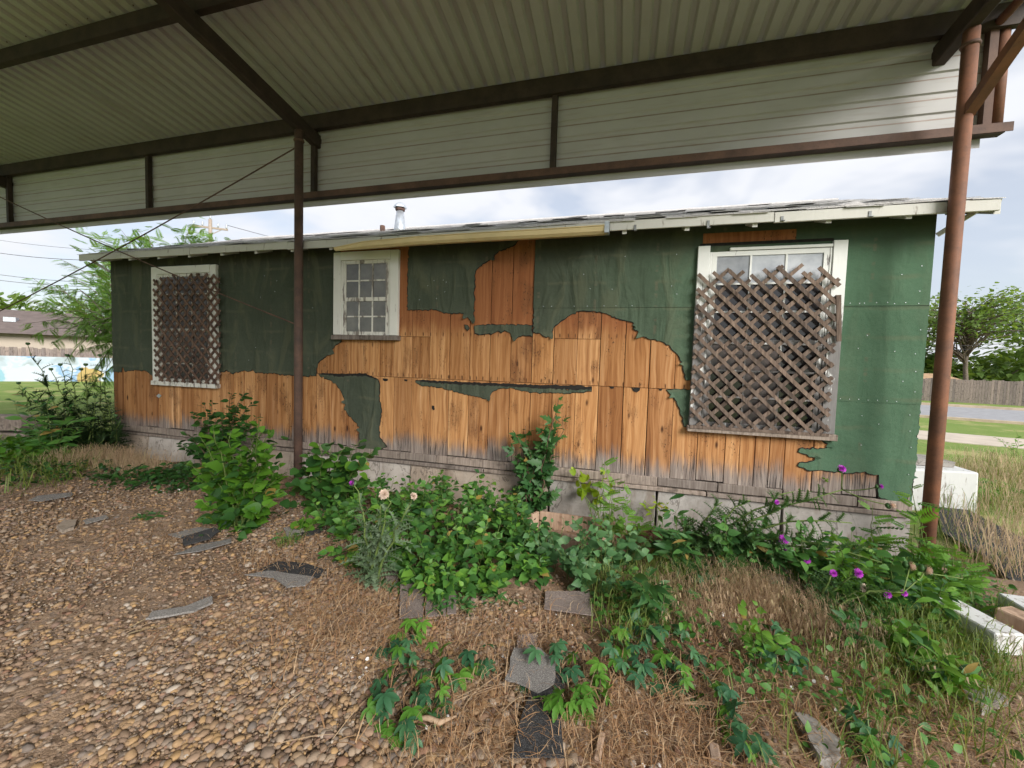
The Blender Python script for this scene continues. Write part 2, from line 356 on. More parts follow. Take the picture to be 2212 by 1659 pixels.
MAT['galv'] = m_plain('galvanised_steel', (.52, .56, .60), .42, .25, 14, .1, .5, .6)
MAT['concrete'] = m_concrete('old_concrete', (.22, .20, .18), (.38, .36, .335))
MAT['block_white'] = m_paint('whitewashed_concrete', (.64, .64, .63), .55, .63, None, (.28, .25, .22))
MAT['stem'] = m_plain('green_stem', (.11, .16, .04), .7, .3, 20, 0)
MAT['twig'] = m_plain('brown_twig', (.11, .07, .045), .85, .4, 15, .2)
MAT['bark'] = m_plain('tree_bark', (.16, .13, .105), .9, .4, 10, .6, .15, 0, 0, 25, .02)
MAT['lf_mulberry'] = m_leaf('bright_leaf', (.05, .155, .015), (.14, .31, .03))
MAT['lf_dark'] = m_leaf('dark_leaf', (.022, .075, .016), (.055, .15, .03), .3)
MAT['lf_weed'] = m_leaf('weed_leaf', (.045, .145, .028), (.125, .29, .055), .34)
MAT['lf_weedgrey'] = m_leaf('grey_green_leaf', (.060, .155, .055), (.13, .26, .10), .3)
MAT['lf_sap'] = m_leaf('sapling_leaf', (.032, .105, .03), (.085, .21, .05), .3)
MAT['lf_lime'] = m_leaf('lime_leaf', (.20, .33, .015), (.36, .47, .03), .45)
MAT['lf_fresh'] = m_leaf('fresh_leaf', (.10, .25, .03), (.21, .40, .06), .4)
MAT['lf_creeper'] = m_leaf('creeper_leaf', (.035, .12, .055), (.075, .19, .075), .25)
MAT['lf_creeper_young'] = m_leaf('young_creeper_leaf', (.085, .23, .03), (.15, .34, .045), .4)
MAT['lf_thistle'] = m_leaf('thistle_leaf', (.10, .17, .075), (.24, .32, .21), .2)
MAT['lf_thistle2'] = m_leaf('green_thistle_leaf', (.05, .13, .03), (.13, .24, .10), .25)
MAT['lf_tree'] = m_leaf('tree_leaf', (.11, .23, .045), (.24, .40, .09), .42)
MAT['lf_far'] = m_leaf('far_leaf', (.12, .21, .05), (.25, .36, .10), .42)
MAT['grass'] = m_leaf('grass_blade', (.10, .17, .03), (.28, .33, .09), .35)
MAT['straw'] = m_rndramp('dry_straw', [(0, (.34, .175, .080)), (.3, (.52, .30, .15)), (.6, (.64, .42, .23)), (.85, (.72, .55, .36)), (1, (.42, .25, .13))], .85, 0, .2, .35)
MAT['brome'] = m_rndramp('dry_brome', [(0, (.62, .44, .28)), (.5, (.80, .60, .41)), (.8, (.64, .54, .30)), (1, (.72, .53, .35))], .85, 0, .2, .45)
MAT['pebble'] = m_rndramp('river_pebble', [(0, (.16, .112, .078)), (.16, (.27, .185, .125)), (.30, (.36, .235, .13)), (.42, (.46, .29, .13)), (.54, (.21, .17, .14)), (.64, (.40, .30, .205)), (.73, (.30, .165, .105)), (.82, (.15, .135, .125)), (.91, (.38, .295, .215)), (.985, (.50, .44, .37)), (1, (.26, .185, .13))], .8, .3, .22)
MAT['purple'] = m_plain('thistle_bloom', (.46, .05, .50), .7, .3, 60, 0)
MAT['puff'] = m_plain('thistle_down', (.66, .52, .42), .9, .3, 40, 0)
MAT['litter'] = m_rndramp('leaf_litter', [(0, (.09, .04, .025)), (.5, (.17, .08, .05)), (1, (.24, .13, .08))], .9, 0, .15)
MAT['fluff'] = m_plain('white_fluff', (.72, .69, .66), .95, .1, 9, 0)
MAT['fence'] = m_lattice('grey_fence_board', (.17, .135, .12), (.31, .265, .24))
MAT['lf_dead'] = m_leaf('yellowed_leaf', (.30, .22, .05), (.42, .30, .10), .3)
MAT['asphalt'] = m_plain('street_asphalt', (.30, .30, .31), .9, .15, 3, .3)
MAT['walk'] = m_plain('sidewalk_concrete', (.50, .43, .35), .9, .12, 2, .3)
MAT['kerb'] = m_plain('kerb_concrete', (.46, .37, .27), .9, .2, 3, .3)
MAT['wood_raw'] = m_lattice('raw_weathered_wood', (.24, .155, .105), (.44, .33, .25))
MAT['wire'] = m_plain('wire', (.03, .028, .028), .6, .1, 5, 0)
MAT['pole'] = m_plain('pole_wood', (.33, .27, .22), .9, .25, 8, .3)

# ================================================================== GROUND
def m_ground():
    t = NT('dirt_and_lawn'); p = t.pos(); x, y, z = t.sep(p)
    dirt = t.mix(t.noise(p, 7, 5, .65), (.17, .105, .068), (.34, .235, .16))
    dirt = t.mix(t.math('MULTIPLY', t.step(t.noise(p, 45, 4, .7), .5, .7), .5), dirt, (.42, .32, .23))
    gv = t.vor(p, 34, 'F1', 'Color'); gs = t.sep(gv)
    grav = t.ramp(gs[0], [(0, (.14, .095, .065)), (.4, (.28, .19, .125)), (.7, (.36, .25, .17)), (1, (.22, .165, .13))])
    side = t.math('ADD', t.math('ADD', t.math('MULTIPLY', x, .80), t.math('MULTIPLY', y, .60)), t.math('MULTIPLY', t.noise(p, 1.6, 3), .8))
    near = t.mix(t.math('SUBTRACT', 1, t.step(side, -2.4, -1.5)), dirt, grav)
    lawn = t.mix(t.noise(p, .6, 5, .7), (.10, .20, .035), (.26, .30, .09))
    lawn = t.mix(t.math('MULTIPLY', t.step(t.noise(p, .9, 5, .65), .5, .68), .7), lawn, (.42, .36, .17))
    rad = t.n('VectorMath', {0: p, 1: (-2.0, -2.5, 0)}, operation='DISTANCE').outputs['Value']
    far = t.step(t.math('ADD', rad, t.math('MULTIPLY', t.noise(p, 1.1, 4), 2.2)), 6.4, 8.2)
    c = t.mix(far, near, lawn)
    h = t.math('ADD', t.noise(p, 16, 5, .7), t.math('MULTIPLY', t.noise(p, 90, 3), .4))
    return t.pbr(c, .95, t.bump(h, .7, .03), spec=.15)
MAT['ground'] = m_ground()
def axis(c, n, fine, half):
    a = [i*fine for i in range(int(half/fine)+1)]; s = fine
    while a[-1] < 600: s *= 1.28; a.append(a[-1]+s)
    return [c-v for v in a[:0:-1]]+[c+v for v in a]
gx = axis(-1.5, 0, .16, 6.4); gy = axis(-1.5, 0, .16, 4.0)
V = []; F = []
for j, yy in enumerate(gy):
    for i, xx in enumerate(gx):
        near = abs(xx+1.5) < 8 and abs(yy+1.5) < 6
        V.append((xx, yy, zg(xx, yy)+(random.uniform(-.012, .012)+.014*math.sin(xx*2.1+1)*math.cos(yy*1.7) if near else 0)))
nx = len(gx)
for j in range(len(gy)-1):
    for i in range(nx-1): a = j*nx+i; F.append((a, a+1, a+1+nx, a+nx))
ground = link(bpy.data.objects.new('ground', arr_mesh('ground', V, F, MAT['ground'], None, True))); ground['kind'] = 'structure'

# street, kerbs, sidewalk beyond the house corner
RD = Vector((-.954, .299, 0)); RN = Vector((.299, .954, 0))
def strip(name, mat, off0, off1, z0, z1, s0=-60, s1=70):
    m = MB(); c = [RD*s+RN*o for o in (off0, off1) for s in (s0, s1)]
    m.slab([(c[0].x, c[0].y), (c[1].x, c[1].y), (c[3].x, c[3].y), (c[2].x, c[2].y)], z0, z1)
    o = m.build(name, MAT[mat]); o['kind'] = 'structure'; return o
Zf = -.3
strip('sidewalk', 'walk', 11.25, 13.7, Zf-.1, Zf+.02)
strip('street', 'asphalt', 19.8, 29.9, Zf-.1, Zf+.006)
strip('kerb', 'kerb', 19.5, 19.8, Zf-.1, Zf+.10); strip('kerb', 'kerb', 29.9, 30.35, Zf-.1, Zf+.13)

# ================================================================== HOUSE
XL, XR = -8.10, 2.69; ZB, ZT = .30, 3.0
HO = Vector((-2.7, 2.5, -.3))
house = thing('house', HO, 'derelict wooden house with torn green felt over bare orange sheathing boards', 'house')
WIN = {'left': (-7.132, -5.825, 1.021, 2.808), 'mid': (-3.779, -2.807, 1.776, 2.89), 'right': (.695, 2.008, .871, 2.766)}
# body behind the boards
m = MB(); m.box((XL+.02, .035, ZB-.12), (XR-.02, 5.0, ZT+.05)); m.build('wall_core', MAT['dark'], house)
for xx, sgn in ((XL, -1), (XR, 1)):                     # gable walls
    m = MB(); poly = [(.0, ZB), (5.05, ZB), (5.05, 3.05), (2.5, 3.98), (.0, 3.05)]
    vs = [(xx-.01*(sgn < 0)*0, y, z) for y, z in poly]; vs2 = [(xx-sgn*.03, y, z) for y, z in poly]
    n = len(poly); m.add(vs+vs2, [tuple(range(n)), tuple(range(2*n-1, n-1, -1))]+[(i, (i+1) % n, n+(i+1) % n, n+i) for i in range(n)])
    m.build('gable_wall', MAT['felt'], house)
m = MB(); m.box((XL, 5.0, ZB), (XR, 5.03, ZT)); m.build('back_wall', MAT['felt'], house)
# boards
bx = [c4(v, 1250) for v in (805, 877, 953, 1025, 1095, 1175, 1255, 1340, 1428, 1515, 1585, 1655, 1727, 1800, 1890, 1965, 2050)]
bx += [c5(v, 1200) for v in (378, 475, 580, 690, 780, 895, 1010, 1135, 1265, 1395, 1530, 1665, 1805, 1955, 2105)]
bx += [c6(v, 1450) for v in (485, 645, 810, 980, 1160, 1255, 1355, 1450, 1550, 1735, 1935)]
bx += [cr(v, 450) for v in (1030, 1300)]
bxs = [XL]+[wl(p)[0] for p in bx]+[XR]
ZC = 1.268; ZS = 1.795
split_hi = {c: 1 for c in (21, 24, 29)}
for i in range(len(bxs)-1):
    x0, x1 = bxs[i]+random.uniform(.002, .0055), bxs[i+1]-random.uniform(.002, .0055)
    if x1-x0 < .03: continue
    segs = [(ZB+random.uniform(-.012, .012), ZC-.002), (ZC+.003, ZT)]
    if random.random() < .35: segs = [segs[0], (ZC+.003, ZS-.002), (ZS+.002, ZT)]
    for (z0, z1) in segs:
        dy = random.uniform(-.003, .003); m = MB()
        m.box((x0+random.uniform(-.001, .001), dy, z0), (x1, .03, z1)); bevel(m.build('board', MAT['board'], house), .0025)
# red corner strips next to the middle window come from the boards; sill planks
def wx(px, py=1080): return at(px, py, 0).x
cuts = [XL, -6.9, -5.2, -3.9, wl(c5(825, 1500))[0], wl(c5(1060, 1500))[0], -1.0, wx(1300), wx(1418), wx(1548), wx(1688), wx(1850), XR]
for i in range(len(cuts)-1):
    x0, x1 = cuts[i]+.004, cuts[i+1]-.004
    m = MB(); d = random.uniform(-.006, .006); m.box((x0, -.022+d, .195+random.uniform(0, .012)), (x1, .03, .296)); bevel(m.build('sill_board', MAT['sill_wood'], house), .004)
for x0, x1 in ((XL, -4.2), (-4.19, -1.6), (-1.59, .9), (.91, XR-.02)):
    m = MB(); m.box((x0, -.045, .15), (x1, .03, .192), 0, .003); bevel(m.build('sill_plate', MAT['sill_wood'], house), .004)
# foundation blocks with cracked joints
def foundation(x0, x1, mat, ztop=.148, y0=-.012):
    nn = max(4, int((x1-x0)/.12)); nz = 5; vs = []; fs = []
    for k in range(nz+1):
        for i in range(nn+1):
            x = x0+(x1-x0)*i/nn; z = -.5+(ztop+.5)*k/nz
            e = (random.uniform(0, .02) if i == 0 else -random.uniform(0, .02) if i == nn else 0)
            bul = -.02*math.sin(math.pi*min(1, max(0, (z+.3)/.45)))-.02*(1-k/nz)
            vs.append((x+e, y0+bul+random.uniform(-.006, .006), z))
    for k in range(nz):
        for i in range(nn): a = k*(nn+1)+i; fs.append((a, a+1, a+nn+2, a+nn+1))
    b = len(vs); vs += [(x0, .3, -.5), (x1, .3, -.5), (x1, .3, ztop), (x0, .3, ztop)]
    t0 = nz*(nn+1); fs.append(tuple([t0+i for i in range(nn+1)]+[b+2, b+3]))
    fs.append(tuple([k*(nn+1) for k in range(nz, -1, -1)]+[b, b+3])); fs.append(tuple([k*(nn+1)+nn for k in range(nz+1)]+[b+2, b+1]))
    m = MB(); m.add(vs, fs); return m.build('foundation_block', MAT[mat], house)
MAT['concrete_pale'] = m_concrete('pale_plaster_concrete', (.36, .32, .28), (.52, .48, .44))
MAT['concrete_tan'] = m_concrete('tan_concrete', (.30, .235, .18), (.42, .36, .30))
fx = [XL, -7.3, -6.3, -4.35, -2.6, -1.02, -.78, wx(1418), wx(1690), XR]
for i, mt in enumerate(('concrete_tan', 'concrete_pale', 'concrete_tan', 'concrete_pale', 'concrete_tan', 'concrete_tan', 'concrete', 'concrete', 'concrete')):
    foundation(fx[i]+.006, fx[i+1]-.006, mt)

# felt sheets
def roughen(poly, step=.022, amp=.0055):
    o = []
    for i in range(len(poly)):
        a = Vector(poly[i]); b = Vector(poly[(i+1) % len(poly)]); n = max(1, int((b-a).length/step))
        nrm = Vector((-(b-a).y, (b-a).x)); nrm = nrm.normalized() if nrm.length else nrm
        for k in range(n):
            q = a+(b-a)*(k/n)+nrm*(random.gauss(0, amp) if k else 0); o.append((q.x, q.y))
    return o
def grow(poly, d):
    n = len(poly); ar = sum(poly[i][0]*poly[(i+1) % n][1]-poly[(i+1) % n][0]*poly[i][1] for i in range(n)); sg = 1 if ar > 0 else -1; o = []
    for i in range(n):
        t = Vector(poly[(i+1) % n])-Vector(poly[i-1]); nv = Vector((t.y, -t.x)).normalized()*sg if t.length else Vector((0, 0))
        q = Vector(poly[i])+nv*d*random.uniform(.3, 1.5); o.append((min(max(q.x, XL), XR), min(q.y, ZT)))
    return o
def felt(poly, y=-.0105, torn=.009, band=None, rough=True):
    pr_ = roughen(poly) if rough else poly
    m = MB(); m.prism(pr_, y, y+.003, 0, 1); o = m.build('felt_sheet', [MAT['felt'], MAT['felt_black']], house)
    if torn:
        m = MB(); m.prism(grow(pr_, torn), y+.0022, y+.0050, 0, 0); o2 = m.build('torn_edge', MAT['felt_black'], o); o2.location = (0, 0, 0)
    return o
P5 = lambda *q: [wl(c5(*p)) for p in q]; P4 = lambda *q: [wl(c4(*p)) for p in q]; P6 = lambda *q: [wl(c6(*p)) for p in q]; PR = lambda *q: [wl(cr(*p)) for p in q]
left = [(XL, ZT)]+[(XL, wl(c4(740, 1082))[1])]+P4((790, 1085), (798, 1050), (812, 1078), (870, 1070), (955, 1076), (985, 1102), (1010, 1118), (1430, 1085), (1475, 1070), (1505, 1092), (1560, 1080), (1625, 1076), (1640, 1064), (1655, 1085), (1770, 1090), (1860, 1102), (1950, 1106))
left += P5((125, 990), (200, 998), (280, 997), (284, 930), (310, 895), (350, 866), (384, 846), (386, 820), (415, 792), (440, 780), (436, 756))+[(wl(c5(436, 600))[0], 1.9), (-3.72, ZT)]
felt(left)
felt([(wl(c5(878, 300))[0], ZT), wl(c5(874, 570))]+P5((960, 568), (1040, 570), (1070, 574), (1110, 590), (1150, 592), (1235, 590), (1246, 612), (1296, 636), (1302, 610), (1306, 350), (1312, 320), (1340, 290), (1380, 260), (1420, 236), (1445, 205), (1480, 186), (1530, 166), (1575, 140))+[(wl(c5(1592, 122))[0], ZT)])
felt(P5((1305, 675), (1480, 667), (1600, 670), (1677, 674), (1680, 742), (1650, 735), (1600, 740), (1566, 752), (1546, 741), (1540, 720), (1500, 700), (1490, 712), (1440, 715), (1400, 722), (1340, 731), (1310, 721)))
felt(P5((1246, 668), (1262, 672), (1272, 690), (1262, 702), (1250, 690)))
xl4 = wl(c5(1700, 400))[0]
low = P5((1690, 566), (1688, 712), (1730, 720), (1770, 746), (1800, 736), (1812, 700), (1832, 668), (1870, 636), (1920, 606))
low += P6((210, 578), (300, 577), (360, 585), (420, 605), (480, 630), (520, 640), (562, 650), (576, 665), (566, 690), (600, 716), (606, 735), (660, 756), (720, 770), (766, 781), (800, 800), (826, 836), (860, 870), (886, 920), (890, 960), (900, 1002), (906, 1026))
low += [(.80, wl(c6(930, 1025))[1]), (1.2, .95), (1.8, .95)]
low += P6((1768, 1394), (1800, 1425), (1832, 1441), (1815, 1465), (1760, 1471), (1642, 1470), (1632, 1490), (1670, 1500), (1700, 1520), (1746, 1526), (1736, 1546), (1690, 1560), (1640, 1560), (1630, 1580))
low += PR((400, 326), (450, 346), (500, 352), (560, 350), (720, 361), (760, 376), (820, 374), (880, 370), (920, 360), (965, 381), (1030, 386), (1034, 420), (1030, 562), (1130, 596), (1170, 601), (1256, 592), (1264, 562), (1300, 545), (1302, 425), (1350, 412))+[(XR, wl(cr(1385, 402))[1]), (XR, 2.17), (xl4, 2.17)]
felt(low)
felt([(xl4-.012, ZT), (xl4-.012, 2.146), (XR, 2.146), (XR, ZT)], -.0150, .003, rough=False)      # upper course laps the lower one
felt([(1.9, 2.13), (1.9, 1.226), (XR, 1.226), (XR, 2.13)], -.0140, .003, rough=False)
felt(P6((780, 1088), (935, 1088), (940, 1330), (895, 1326), (886, 1290), (870, 1220), (846, 1165), (820, 1125)))
felt(P5((300, 985), (350, 992), (420, 1003), (600, 998), (640, 1012), (680, 1022), (690, 1050), (690, 1150), (706, 1220), (696, 1290), (688, 1340), (692, 1400), (720, 1432), (738, 1458), (700, 1475), (556, 1475), (570, 1420), (560, 1380), (570, 1350), (550, 1305), (500, 1260), (465, 1215), (472, 1165), (446, 1100), (420, 1060), (370, 1022), (310, 1000)))
felt(P5((922, 1036), (960, 1036), (1070, 1046), (1260, 1056), (1540, 1068), (1700, 1078), (1950, 1090), (2062, 1086), (2064, 1096), (1985, 1106), (1900, 1111), (1810, 1106), (1680, 1106), (1600, 1091), (1560, 1076), (1460, 1081), (1420, 1101), (1396, 1141), (1370, 1146), (1300, 1126), (1220, 1111), (1130, 1086), (1050, 1066), (960, 1059), (935, 1046)), -.0085, .006)
for q in (((300, 978), (420, 985), (600, 980), (640, 1000), (684, 1022), (640, 1018), (600, 1010), (480, 1012), (400, 1008), (330, 995)), ((918, 1030), (960, 1024), (1140, 1033), (1260, 1038), (1540, 1048), (1700, 1055), (1950, 1060), (2068, 1066), (2066, 1092), (1980, 1092), (1760, 1082), (1540, 1072), (1300, 1060), (1070, 1046), (960, 1038))):
    m = MB(); m.prism(roughen([wl(c5(*p)) for p in q], .03, .004), -.0052, -.001); m.build('felt_tear', MAT['felt_black'], house)
for q in ([(408, 1066), (440, 1068), (438, 1080), (420, 1082)], [(552, 1074), (610, 1074), (606, 1092), (588, 1106), (566, 1098)], [(728, 1080), (756, 1082), (746, 1094), (734, 1092)], [(778, 1086), (912, 1090), (905, 1106), (840, 1112), (800, 1106)]):
    m = MB(); m.prism(roughen([wl(c6(*p)) for p in q], .02, .002), -.0056, -.001); m.build('felt_tear', MAT['felt_black'], house)
for q in ([(712, 1014), (742, 1016), (746, 1028), (728, 1034), (712, 1026)], [(850, 1020), (872, 1022), (868, 1034), (852, 1030)], [(1030, 1190), (1044, 1192), (1048, 1215), (1038, 1222), (1030, 1208)]):
    m = MB(); m.prism([wl(c5(*p)) for p in q], -.004, -.001); m.build('felt_tear', MAT['felt_black'], house)
for q, dx, dz in (((384, 846), -.05, -.03), ((284, 930), -.045, .01), ((1420, 236), .04, -.03), ((1296, 636), .02, -.05), ((1566, 752), .0, -.04), ((1800, 736), .02, -.045), ((472, 1165), -.045, .0), ((570, 1350), -.04, .02), ((1396, 1141), .02, -.035), ((1246, 612), -.02, -.03)):
    x, z = wl(c5(*q)); m = MB(); w_ = .035; px_, pz_ = -dz, dx; l_ = math.hypot(dx, dz); px_, pz_ = px_/l_*w_, pz_/l_*w_
    vs = [(x+px_-dx*.5, -.0105, z+pz_-dz*.5), (x-px_-dx*.5, -.0105, z-pz_-dz*.5), (x+px_*.8+dx*.3, -.020, z+pz_*.8+dz*.3), (x-px_*.6+dx*.4, -.018, z-pz_*.6+dz*.4), (x+px_*.3+dx, -.040, z+pz_*.3+dz), (x-px_*.3+dx*.9, -.034, z-pz_*.3+dz*.9)]
    vs += [(a, b+.003, c) for a, b, c in vs]; m.add(vs, [(0, 1, 3, 2), (2, 3, 5, 4), (6, 8, 9, 7), (8, 10, 11, 9), (0, 2, 8, 6), (2, 4, 10, 8), (1, 7, 9, 3), (3, 9, 11, 5), (4, 5, 11, 10)]); m.build('felt_flap', [MAT['felt'], MAT['felt_black']], house)
for q, dx, dz in (((576, 665), .02, -.03), ((606, 735), -.03, -.03), ((886, 920), -.03, .0), ((1746, 1526), .03, .0), ((1832, 1441), .04, -.02), ((820, 1125), -.03, -.02)):
    x, z = wl(c6(*q)); m = MB(); m.add([(x-dz*.8-dx*.3, -.011, z+dx*.8-dz*.3), (x+dz*.8-dx*.3, -.011, z-dx*.8-dz*.3), (x+dx*1.3, -.035, z+dz*1.3)], [(0, 1, 2)]); o = m.build('felt_flap', MAT['felt'], house); mo = o.modifiers.new('t', 'SOLIDIFY'); mo.thickness = .003
# nails on the felt seams
nm = MB(); nm.tube([(0, 0, 0), (0, -.003, 0)], .0040, 6); nail = nm.mesh('nail', MAT['galv'])
def nails(pts):
    for x, z in pts:
        o = link(bpy.data.objects.new('nail', nail)); o.parent = house; o.location = Vector((x, -.0150, z))-HO
nails([(2.08+.09*k+random.uniform(-.03, .03), 2.17+random.uniform(-.005, .008)) for k in range(6)]+[(2.05+.075*k, 1.25+random.uniform(-.004, .004)) for k in range(7)]+[(XR-.06+random.uniform(-.03, .02), .6+.19*k+random.uniform(-.06, .06)) for k in range(11)])
nails([(xl4+.08+.17*k+random.uniform(-.05, .05), 2.165) for k in range(7)]+[(random.uniform(-.5, .6), random.uniform(2.2, 2.8)) for k in range(7)]+[(random.uniform(2.1, 2.6), random.uniform(.6, 2.6)) for k in range(9)])
nails([(random.uniform(-2.55, -1.9), random.uniform(2.2, 2.7)) for k in range(7)]+[(random.uniform(-6, -4), random.uniform(1.4, 2.7)) for k in range(10)])

# bare red wood above the right window, dark header strips
m = MB(); m.box((.74, -.020, 2.80), (1.58, -.0155, 2.90)); o = m.build('header_board', MAT['board'], house)
m = MB(); m.box((.715, -.018, 2.77), (1.90, -.0155, 2.798)); m.build('header_gap', MAT['felt_black'], house)

# windows -----------------------------------------------------------
def window(key, cols, ru, rl, mats, head=True, gl=(None, None)):
    x0, x1, z0, z1 = WIN[key]; cas, pu, pl_, sill = mats
    W = thing('window', Vector((x0, 0, z0))-HO); W.parent = house
    cw = .115; Y0 = -.052
    def b(nm, a, c, mt, jit=.0015, bv=.003): mm = MB(); mm.box(a, c, 0, jit); return bevel(mm.build(nm, MAT[mt], W), bv)
    b('casing', (x0, Y0, z0+.03), (x0+cw, -.002, z1), cas); b('casing', (x1-cw, Y0, z0+.03), (x1, -.002, z1), cas)
    if head: b('casing', (x0+cw+.002, Y0-.004, z1-cw*.95), (x1-cw-.002, -.002, z1), cas)
    else: b('head_strip', (x0+.30, Y0+.006, z1-.058), (x1-cw-.004, -.004, z1-.028), cas)
    b('window_sill', (x0-.015, -.075, z0-.035), (x1+.02, -.002, z0+.026), sill, .003)
    a0, a1 = x0+cw+.002, x1-cw-.002; t0, t1 = z0+.03, (z1-cw*.95-.002 if head else z1-.064)
    b('jamb', (a0, -.040, t0), (a0+.022, -.003, t1), cas); b('jamb', (a1-.022, -.040, t0), (a1, -.003, t1), cas)
    zm = t0+(t1-t0)*(.48 if key != 'right' else .49)
    for (s0, s1, rows, yy, pm) in ((zm-.02, t1, ru, -.036, pu), (t0, zm+.02, rl, -.031, pl_)):
        ux0, ux1 = a0+.024, a1-.024; fr = .045; mm = MB()
        mm.box((ux0, yy, s0), (ux0+fr, yy+.014, s1)); mm.box((ux1-fr, yy, s0), (ux1, yy+.014, s1))
        mm.box((ux0+fr, yy, s0), (ux1-fr, yy+.014, s0+fr)); mm.box((ux0+fr, yy, s1-fr), (ux1-fr, yy+.014, s1))
        gx0, gx1, gz0, gz1 = ux0+fr, ux1-fr, s0+fr, s1-fr; mw = .018
        for c in range(1, cols):
            xc = gx0+(gx1-gx0)*c/cols; mm.box((xc-mw/2, yy+.002, gz0), (xc+mw/2, yy+.012, gz1), 0, .001)
        for r in range(1, rows):
            zc = gz0+(gz1-gz0)*r/rows
            for c in range(cols):
                xa = gx0+(gx1-gx0)*c/cols+mw/2; xb = gx0+(gx1-gx0)*(c+1)/cols-mw/2; mm.box((xa, yy+.003, zc-mw/2), (xb, yy+.011, zc+mw/2), 0, .001)
        mm.build('sash', MAT['white_sill' if key != 'right' else 'white_peel'], W)
        for c in range(cols):
            for r in range(rows):
                xa = gx0+(gx1-gx0)*c/cols; xb = gx0+(gx1-gx0)*(c+1)/cols; za = gz0+(gz1-gz0)*r/rows; zb = gz0+(gz1-gz0)*(r+1)/rows
                pmm = pm(r, rows, c) if callable(pm) else pm
                g = MB(); g.box((xa, yy+.0115, za), (xb, yy+.0135, zb)); g.build('pane', MAT[pmm], W)
    return W
window('mid', 3, 2, 2, ('white', 'pane', 'pane', 'sill_wood'))
window('right', 3, 3, 3, ('white_peel', lambda r, n, c: 'pane_sky' if r == n-1 else 'pane_dark', lambda r, n, c: 'pane_brown' if (c == 1 or (c == 0 and r == 2)) else 'pane_dark', 'sill_wood'), head=False)
window('left', 3, 3, 3, ('white', 'pane_brown', 'pane_brown', 'white_sill'))

# lattice panels ------------------------------------------------------
def lattice(x0, x1, z0, z1, yf, mat, label, pitch=.110, wd=.035, ragged=None):
    Lt = thing('lattice_panel', ((x0+x1)/2, yf, z0), label, 'lattice', 'lattice panels nailed over the windows')
    k = pitch*math.sqrt(2)
    for lay, sg in ((0, -1), (1, 1)):           # front layer falls to the right, back layer rises
        y0 = yf if lay == 0 else yf+.011
        n = int(((x1-x0)+(z1-z0))/k)+2
        for i in range(n):
            # line: z = c + sg*(x-x0)
            c = (z0+.02+i*k if sg < 0 else z1-.02-i*k)+random.gauss(0, .003); sl = sg*(1+random.gauss(0, .006))
            xa, xb = x0+random.uniform(-.004, .004), x1+random.uniform(-.004, .004); ztop = z1-(ragged(i, lay) if ragged else 0)
            cand = []
            f = lambda x: c+sl*(x-x0)
            za, zb = f(xa), f(xb)
            pa = [xa, za]; pb = [xb, zb]
            def clip(p, q, lim, lo):
                if (p[1] < lim) == lo and p[1] != lim:
                    tt = (lim-p[1])/(q[1]-p[1]) if q[1] != p[1] else 2
                    if not 0 <= tt <= 1: return None
                    return [p[0]+(q[0]-p[0])*tt, lim]
                return p
            ok = True
            for lim, lo in ((z0, True), (ztop, False)):
                pa2 = clip(pa, pb, lim, lo); pb2 = clip(pb, pa, lim, lo)
                if pa2 is None or pb2 is None: ok = False; break
                pa, pb = pa2, pb2
            if not ok or math.hypot(pb[0]-pa[0], pb[1]-pa[1]) < .10: continue
            mm = MB(); mm.bar((pa[0], y0-.0045, pa[1]), (pb[0], y0-.0045+random.uniform(-.002, .002), pb[1]), .0085, wd*random.uniform(.92, 1.06), up=(-(pb[1]-pa[1]), 0, pb[0]-pa[0]))
            o = mm.mesh('slat', MAT[mat]); s = link(bpy.data.objects.new('slat', o)); s.parent = Lt; s.location = -Vector(Lt.location)
    return Lt
rl = lattice(.70, 1.945, .90, 2.56, -.075, 'lattice', 'grey weathered crisscross lattice panel over the big window beside bare green felt', ragged=lambda i, l: random.uniform(0, .16))
m = MB(); m.bar((1.945, -.082, 2.24), (1.975, -.082, 1.80), .010, .04, up=(1, 0, 0)); s = m.build('slat', MAT['lattice'], rl)
m = MB(); m.box((.70, -.079, .875), (1.95, -.066, .905), 0, .004); m.build('bottom_slat', MAT['lattice'], rl)
lattice(-7.05, -5.72, 1.05, 2.70, -.075, 'lattice_dark', 'dark brown crisscross lattice panel over the window at the shaded house end', ragged=lambda i, l: random.uniform(0, .10))
m = MB(); m.prism([wl(c4(*p)) for p in ((1018, 1238), (1034, 1224), (1050, 1238), (1034, 1252))], -.012, -.004); m.build('metal_patch', MAT['galv'], house)

# eaves and roof --------------------------------------------------------
YE = -.27; ZE = 2.99; YR = 2.5; ZR = 4.05; SLP = (ZR-ZE)/(YR-YE)
RX0, RX1 = -8.32, 2.95
def zr(y): return ZE+(y-YE)*SLP
R_ = thing('roof', Vector((-2.7, YR, ZR))-HO); R_.parent = house
for sg in (1, -1):
    m = MB()
    ya, yb = (YE, YR) if sg == 1 else (2*YR-YE, YR)
    vs = [(x, y, z+d) for d in (0, -.022) for x, y, z in ((RX0, ya, ZE), (RX1, ya, ZE), (RX1, yb, ZR), (RX0, yb, ZR))]
    m.add(vs, [(0, 1, 2, 3), (7, 6, 5, 4), (0, 4, 5, 1), (1, 5, 6, 2), (2, 6, 7, 3), (3, 7, 4, 0)]); m.build('roof_deck', MAT['eave'], R_)
